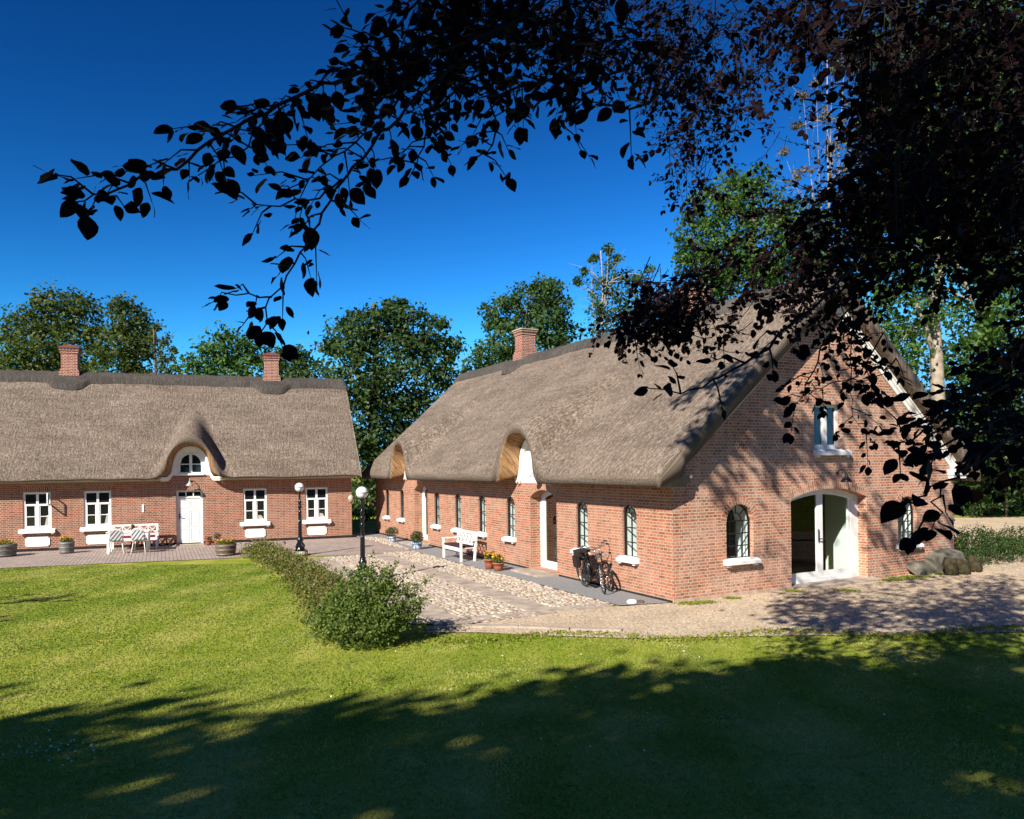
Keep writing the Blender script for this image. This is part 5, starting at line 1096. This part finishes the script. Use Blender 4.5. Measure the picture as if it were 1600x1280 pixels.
V=np.stack(cols,1); n=len(LVa); F=[]
for o_,fl in ((8,0),(14,1)):
    tri=[(0,o_,1)]+[t_ for i_ in range(1,6) for t_ in ((i_,o_+i_-1,o_+i_),(i_,o_+i_,i_+1))]+[(6,o_+5,7)]
    F+=[t_ if not fl else t_[::-1] for t_ in tri]
F=(np.array(F)[None]+(np.arange(n)*20)[:,None,None]).reshape(-1,3)
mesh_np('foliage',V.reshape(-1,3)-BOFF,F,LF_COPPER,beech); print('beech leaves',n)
tw.build('branches',TWIG,beech)
mb=MB(); mb.tube([(0,0,-.6),(-.1,.1,2),(-.2,.2,4.5),(-.1,.3,8),(0,.2,12)],[.62,.5,.42,.3,.12],14)
for q in ((-4,1.5,6.5),(-6.5,2.5,6.2),(-3,3.5,8),(-5.5,0,9),(2,3,9),(-2,-3,10),(-7.5,2.0,7.5)):
    mb.tube([(-.15,.2,3.5+rng.uniform(0,2)),(q[0]*.4,q[1]*.4,q[2]*.75),(q[0]*.75,q[1]*.75,q[2]*.95),q],[.22,.15,.09,.03],8)
mb.build('trunk',BARK,beech)

# crowns above and behind the photographer: the shade on the lawn and on the hanging branches
def shade(name,label,pts,tmin,tmax,size,loc,spread,per,trunks):
    o=thing(name,label,'tree',loc,0,'trees behind the photographer'); t_=rng.uniform(tmin,tmax,len(pts)); c=pts+TOSUN*t_[:,None]
    c=(c[:,None]+rng.normal(0,spread,(len(c),per,3))).reshape(-1,3)
    px,py=proj(np.where(c[:,1:2]>.3,c,np.array([[0,1,-50.]]))); vis=(c[:,1]>.3)&(py>-140)&(px>-300)&(px<1900); c=c[~vis]
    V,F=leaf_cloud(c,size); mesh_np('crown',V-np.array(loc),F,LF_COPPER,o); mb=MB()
    for x,y,h in trunks: mb.tube([(x-loc[0],y-loc[1],0),(x-loc[0]+.1,y-loc[1],h*.5),(x-loc[0],y-loc[1],h)],[.4,.3,.1],10)
    mb.build('trunk',BARK,o); return o
def lawn_shadow(n):
    out=[]
    while len(out)<n:
        x=rng.uniform(-16,14); y=rng.uniform(-1,12.6)
        edge=8.9+.235*x*(1 if x>-7 else .6)+.55*math.sin(x*.9+.5)+.35*math.sin(x*2.3)+.2*math.sin(x*5.1)
        if y>edge: continue
        patch=math.sin(x*1.1+y*.5+.7)*math.sin(y*1.5-x*.35+.4)
        p2=math.sin(x*2.3-y*.8)*math.sin(y*2.9+x*.6+1.2)
        if rng.random()<max(0,.55*patch+.45*p2-.10)*1.3: continue
        out.append((x,y,float(gz(y))))
    return np.array(out)
shade('shade_tree','broad tree behind the photographer that shades the lawn',lawn_shadow(3000),18,32,.42,(-10,-12,1.0),.42,9,[(-10,-12,13)])
lpx,_=proj(LVa); cand=np.where((lpx<900)&(LVa[:,1]<3.6))[0]; sel=rng.choice(cand,700); shade('canopy_tree','tall beech behind the photographer shading the hanging branches',LVa[sel],8,17,.42,(-4,-8,1.0),.40,9,[(-4,-8,12)])
# loose pebbles over the grit path
pp=np.stack([rng.uniform(-1,16,26000),12.5+rng.random(26000)**1.3*9],-1); pp=pp[inpoly(pp,path)]; n_=len(pp)
oct_=np.array([(1,0,0),(0,1,0),(-1,0,0),(0,-1,0),(0,0,1)]); sz_=rng.uniform(.008,.024,n_)*(1+.02*pp[:,1]); V=oct_[None]*sz_[:,None,None]*np.array([1,1,.6])*rng.uniform(.7,1.3,(n_,5,1)); V=V+np.stack([pp[:,0],pp[:,1],np.full(n_,.006)],-1)[:,None]
Fm=(np.array([(0,1,4),(1,2,4),(2,3,4),(3,0,4)])[None]+(np.arange(n_)*5)[:,None,None]).reshape(-1,3); tag(mesh_np('path_gravel',V.reshape(-1,3),Fm,COB),kind='stuff')
# sprays that dapple the gable, the grit path and the roof corner
q=[]
for x,y in ((10,935),(45,938),(85,934),(5,965),(60,936)): r=ray(x,y); q.append(np.array([0,0,ZC])+r*(-ZC/r[2]))
for px0,py0,px1,py1,m_ in ((1215,932,1600,980,60),(1400,865,1600,930,30),(1485,812,1610,865,26)):
    for i in range(m_):
        x,y=rng.uniform(px0,px1),rng.uniform(py0,py1); r=ray(x,y); k=-ZC/r[2]; q.append(np.array([0,0,ZC])+r*k)
def gable_pt(x,y):
    r=ray(x,y); nx,ny=-math.sin(BA),math.cos(BA); k=(BO[0]*nx+BO[1]*ny)/(r[0]*nx+r[1]*ny); P=np.array([0,0,ZC])+r*k
    return ((P[0]-BO[0])*math.cos(BA)+(P[1]-BO[1])*math.sin(BA),P[2])
gpts=[]
for (x0,y0,x1,y1,m_) in ((1175,648,1275,695,16),(1272,700,1325,752,7),(1188,700,1206,745,4),(1110,745,1135,785,2),(1352,795,1440,900,22),(1445,800,1490,900,9),(1290,560,1420,640,6),(1380,660,1480,760,7)):
    for i in range(m_): gpts.append(gable_pt(rng.uniform(x0,x1),rng.uniform(y0,y1)))
for e,z in gpts:
    q.append(np.array(bw(e,0,z)))
for t_ in np.linspace(0,1,12):
    for (xa,ya,xb,yb) in ((1060,625,1190,560),(1070,690,1170,600)):
        x=xa+(xb-xa)*t_; y=ya+(yb-ya)*t_; r=ray(x,y); k=15.0
        for _ in range(40):                                   # march to the front slope of the barn roof
            P=np.array([0,0,ZC])+r*k; e=(P[0]-BO[0])*math.cos(BA)+(P[1]-BO[1])*math.sin(BA)
            if P[2]<ZB0+.66+PIT*e: break
            k+=.12
        q.append(P)
shade('dapple_tree','loose crown above the photographer whose sprays dapple the gable and path',np.array(q),12,17,.23,(1.5,-3,1.0),.24,22,[(1.5,-3.5,13)])

cs=[]
for i in range(170):
    c=np.array([rng.uniform(-45,40),rng.uniform(-26,-15),rng.uniform(1,12.5)]); q_=rng.normal(0,1,(70,3)); q_/=np.linalg.norm(q_,axis=1,keepdims=True); cs.append(c+q_*rng.uniform(1.5,2.6)*rng.uniform(.5,1,(70,1)))
V,F=leaf_cloud(np.concatenate(cs),.9); tag(mesh_np('sky_blocking_leaves',V,F,LF_MAPLE),kind='stuff')  # added leaf mass, out of view, to block low sky light from behind
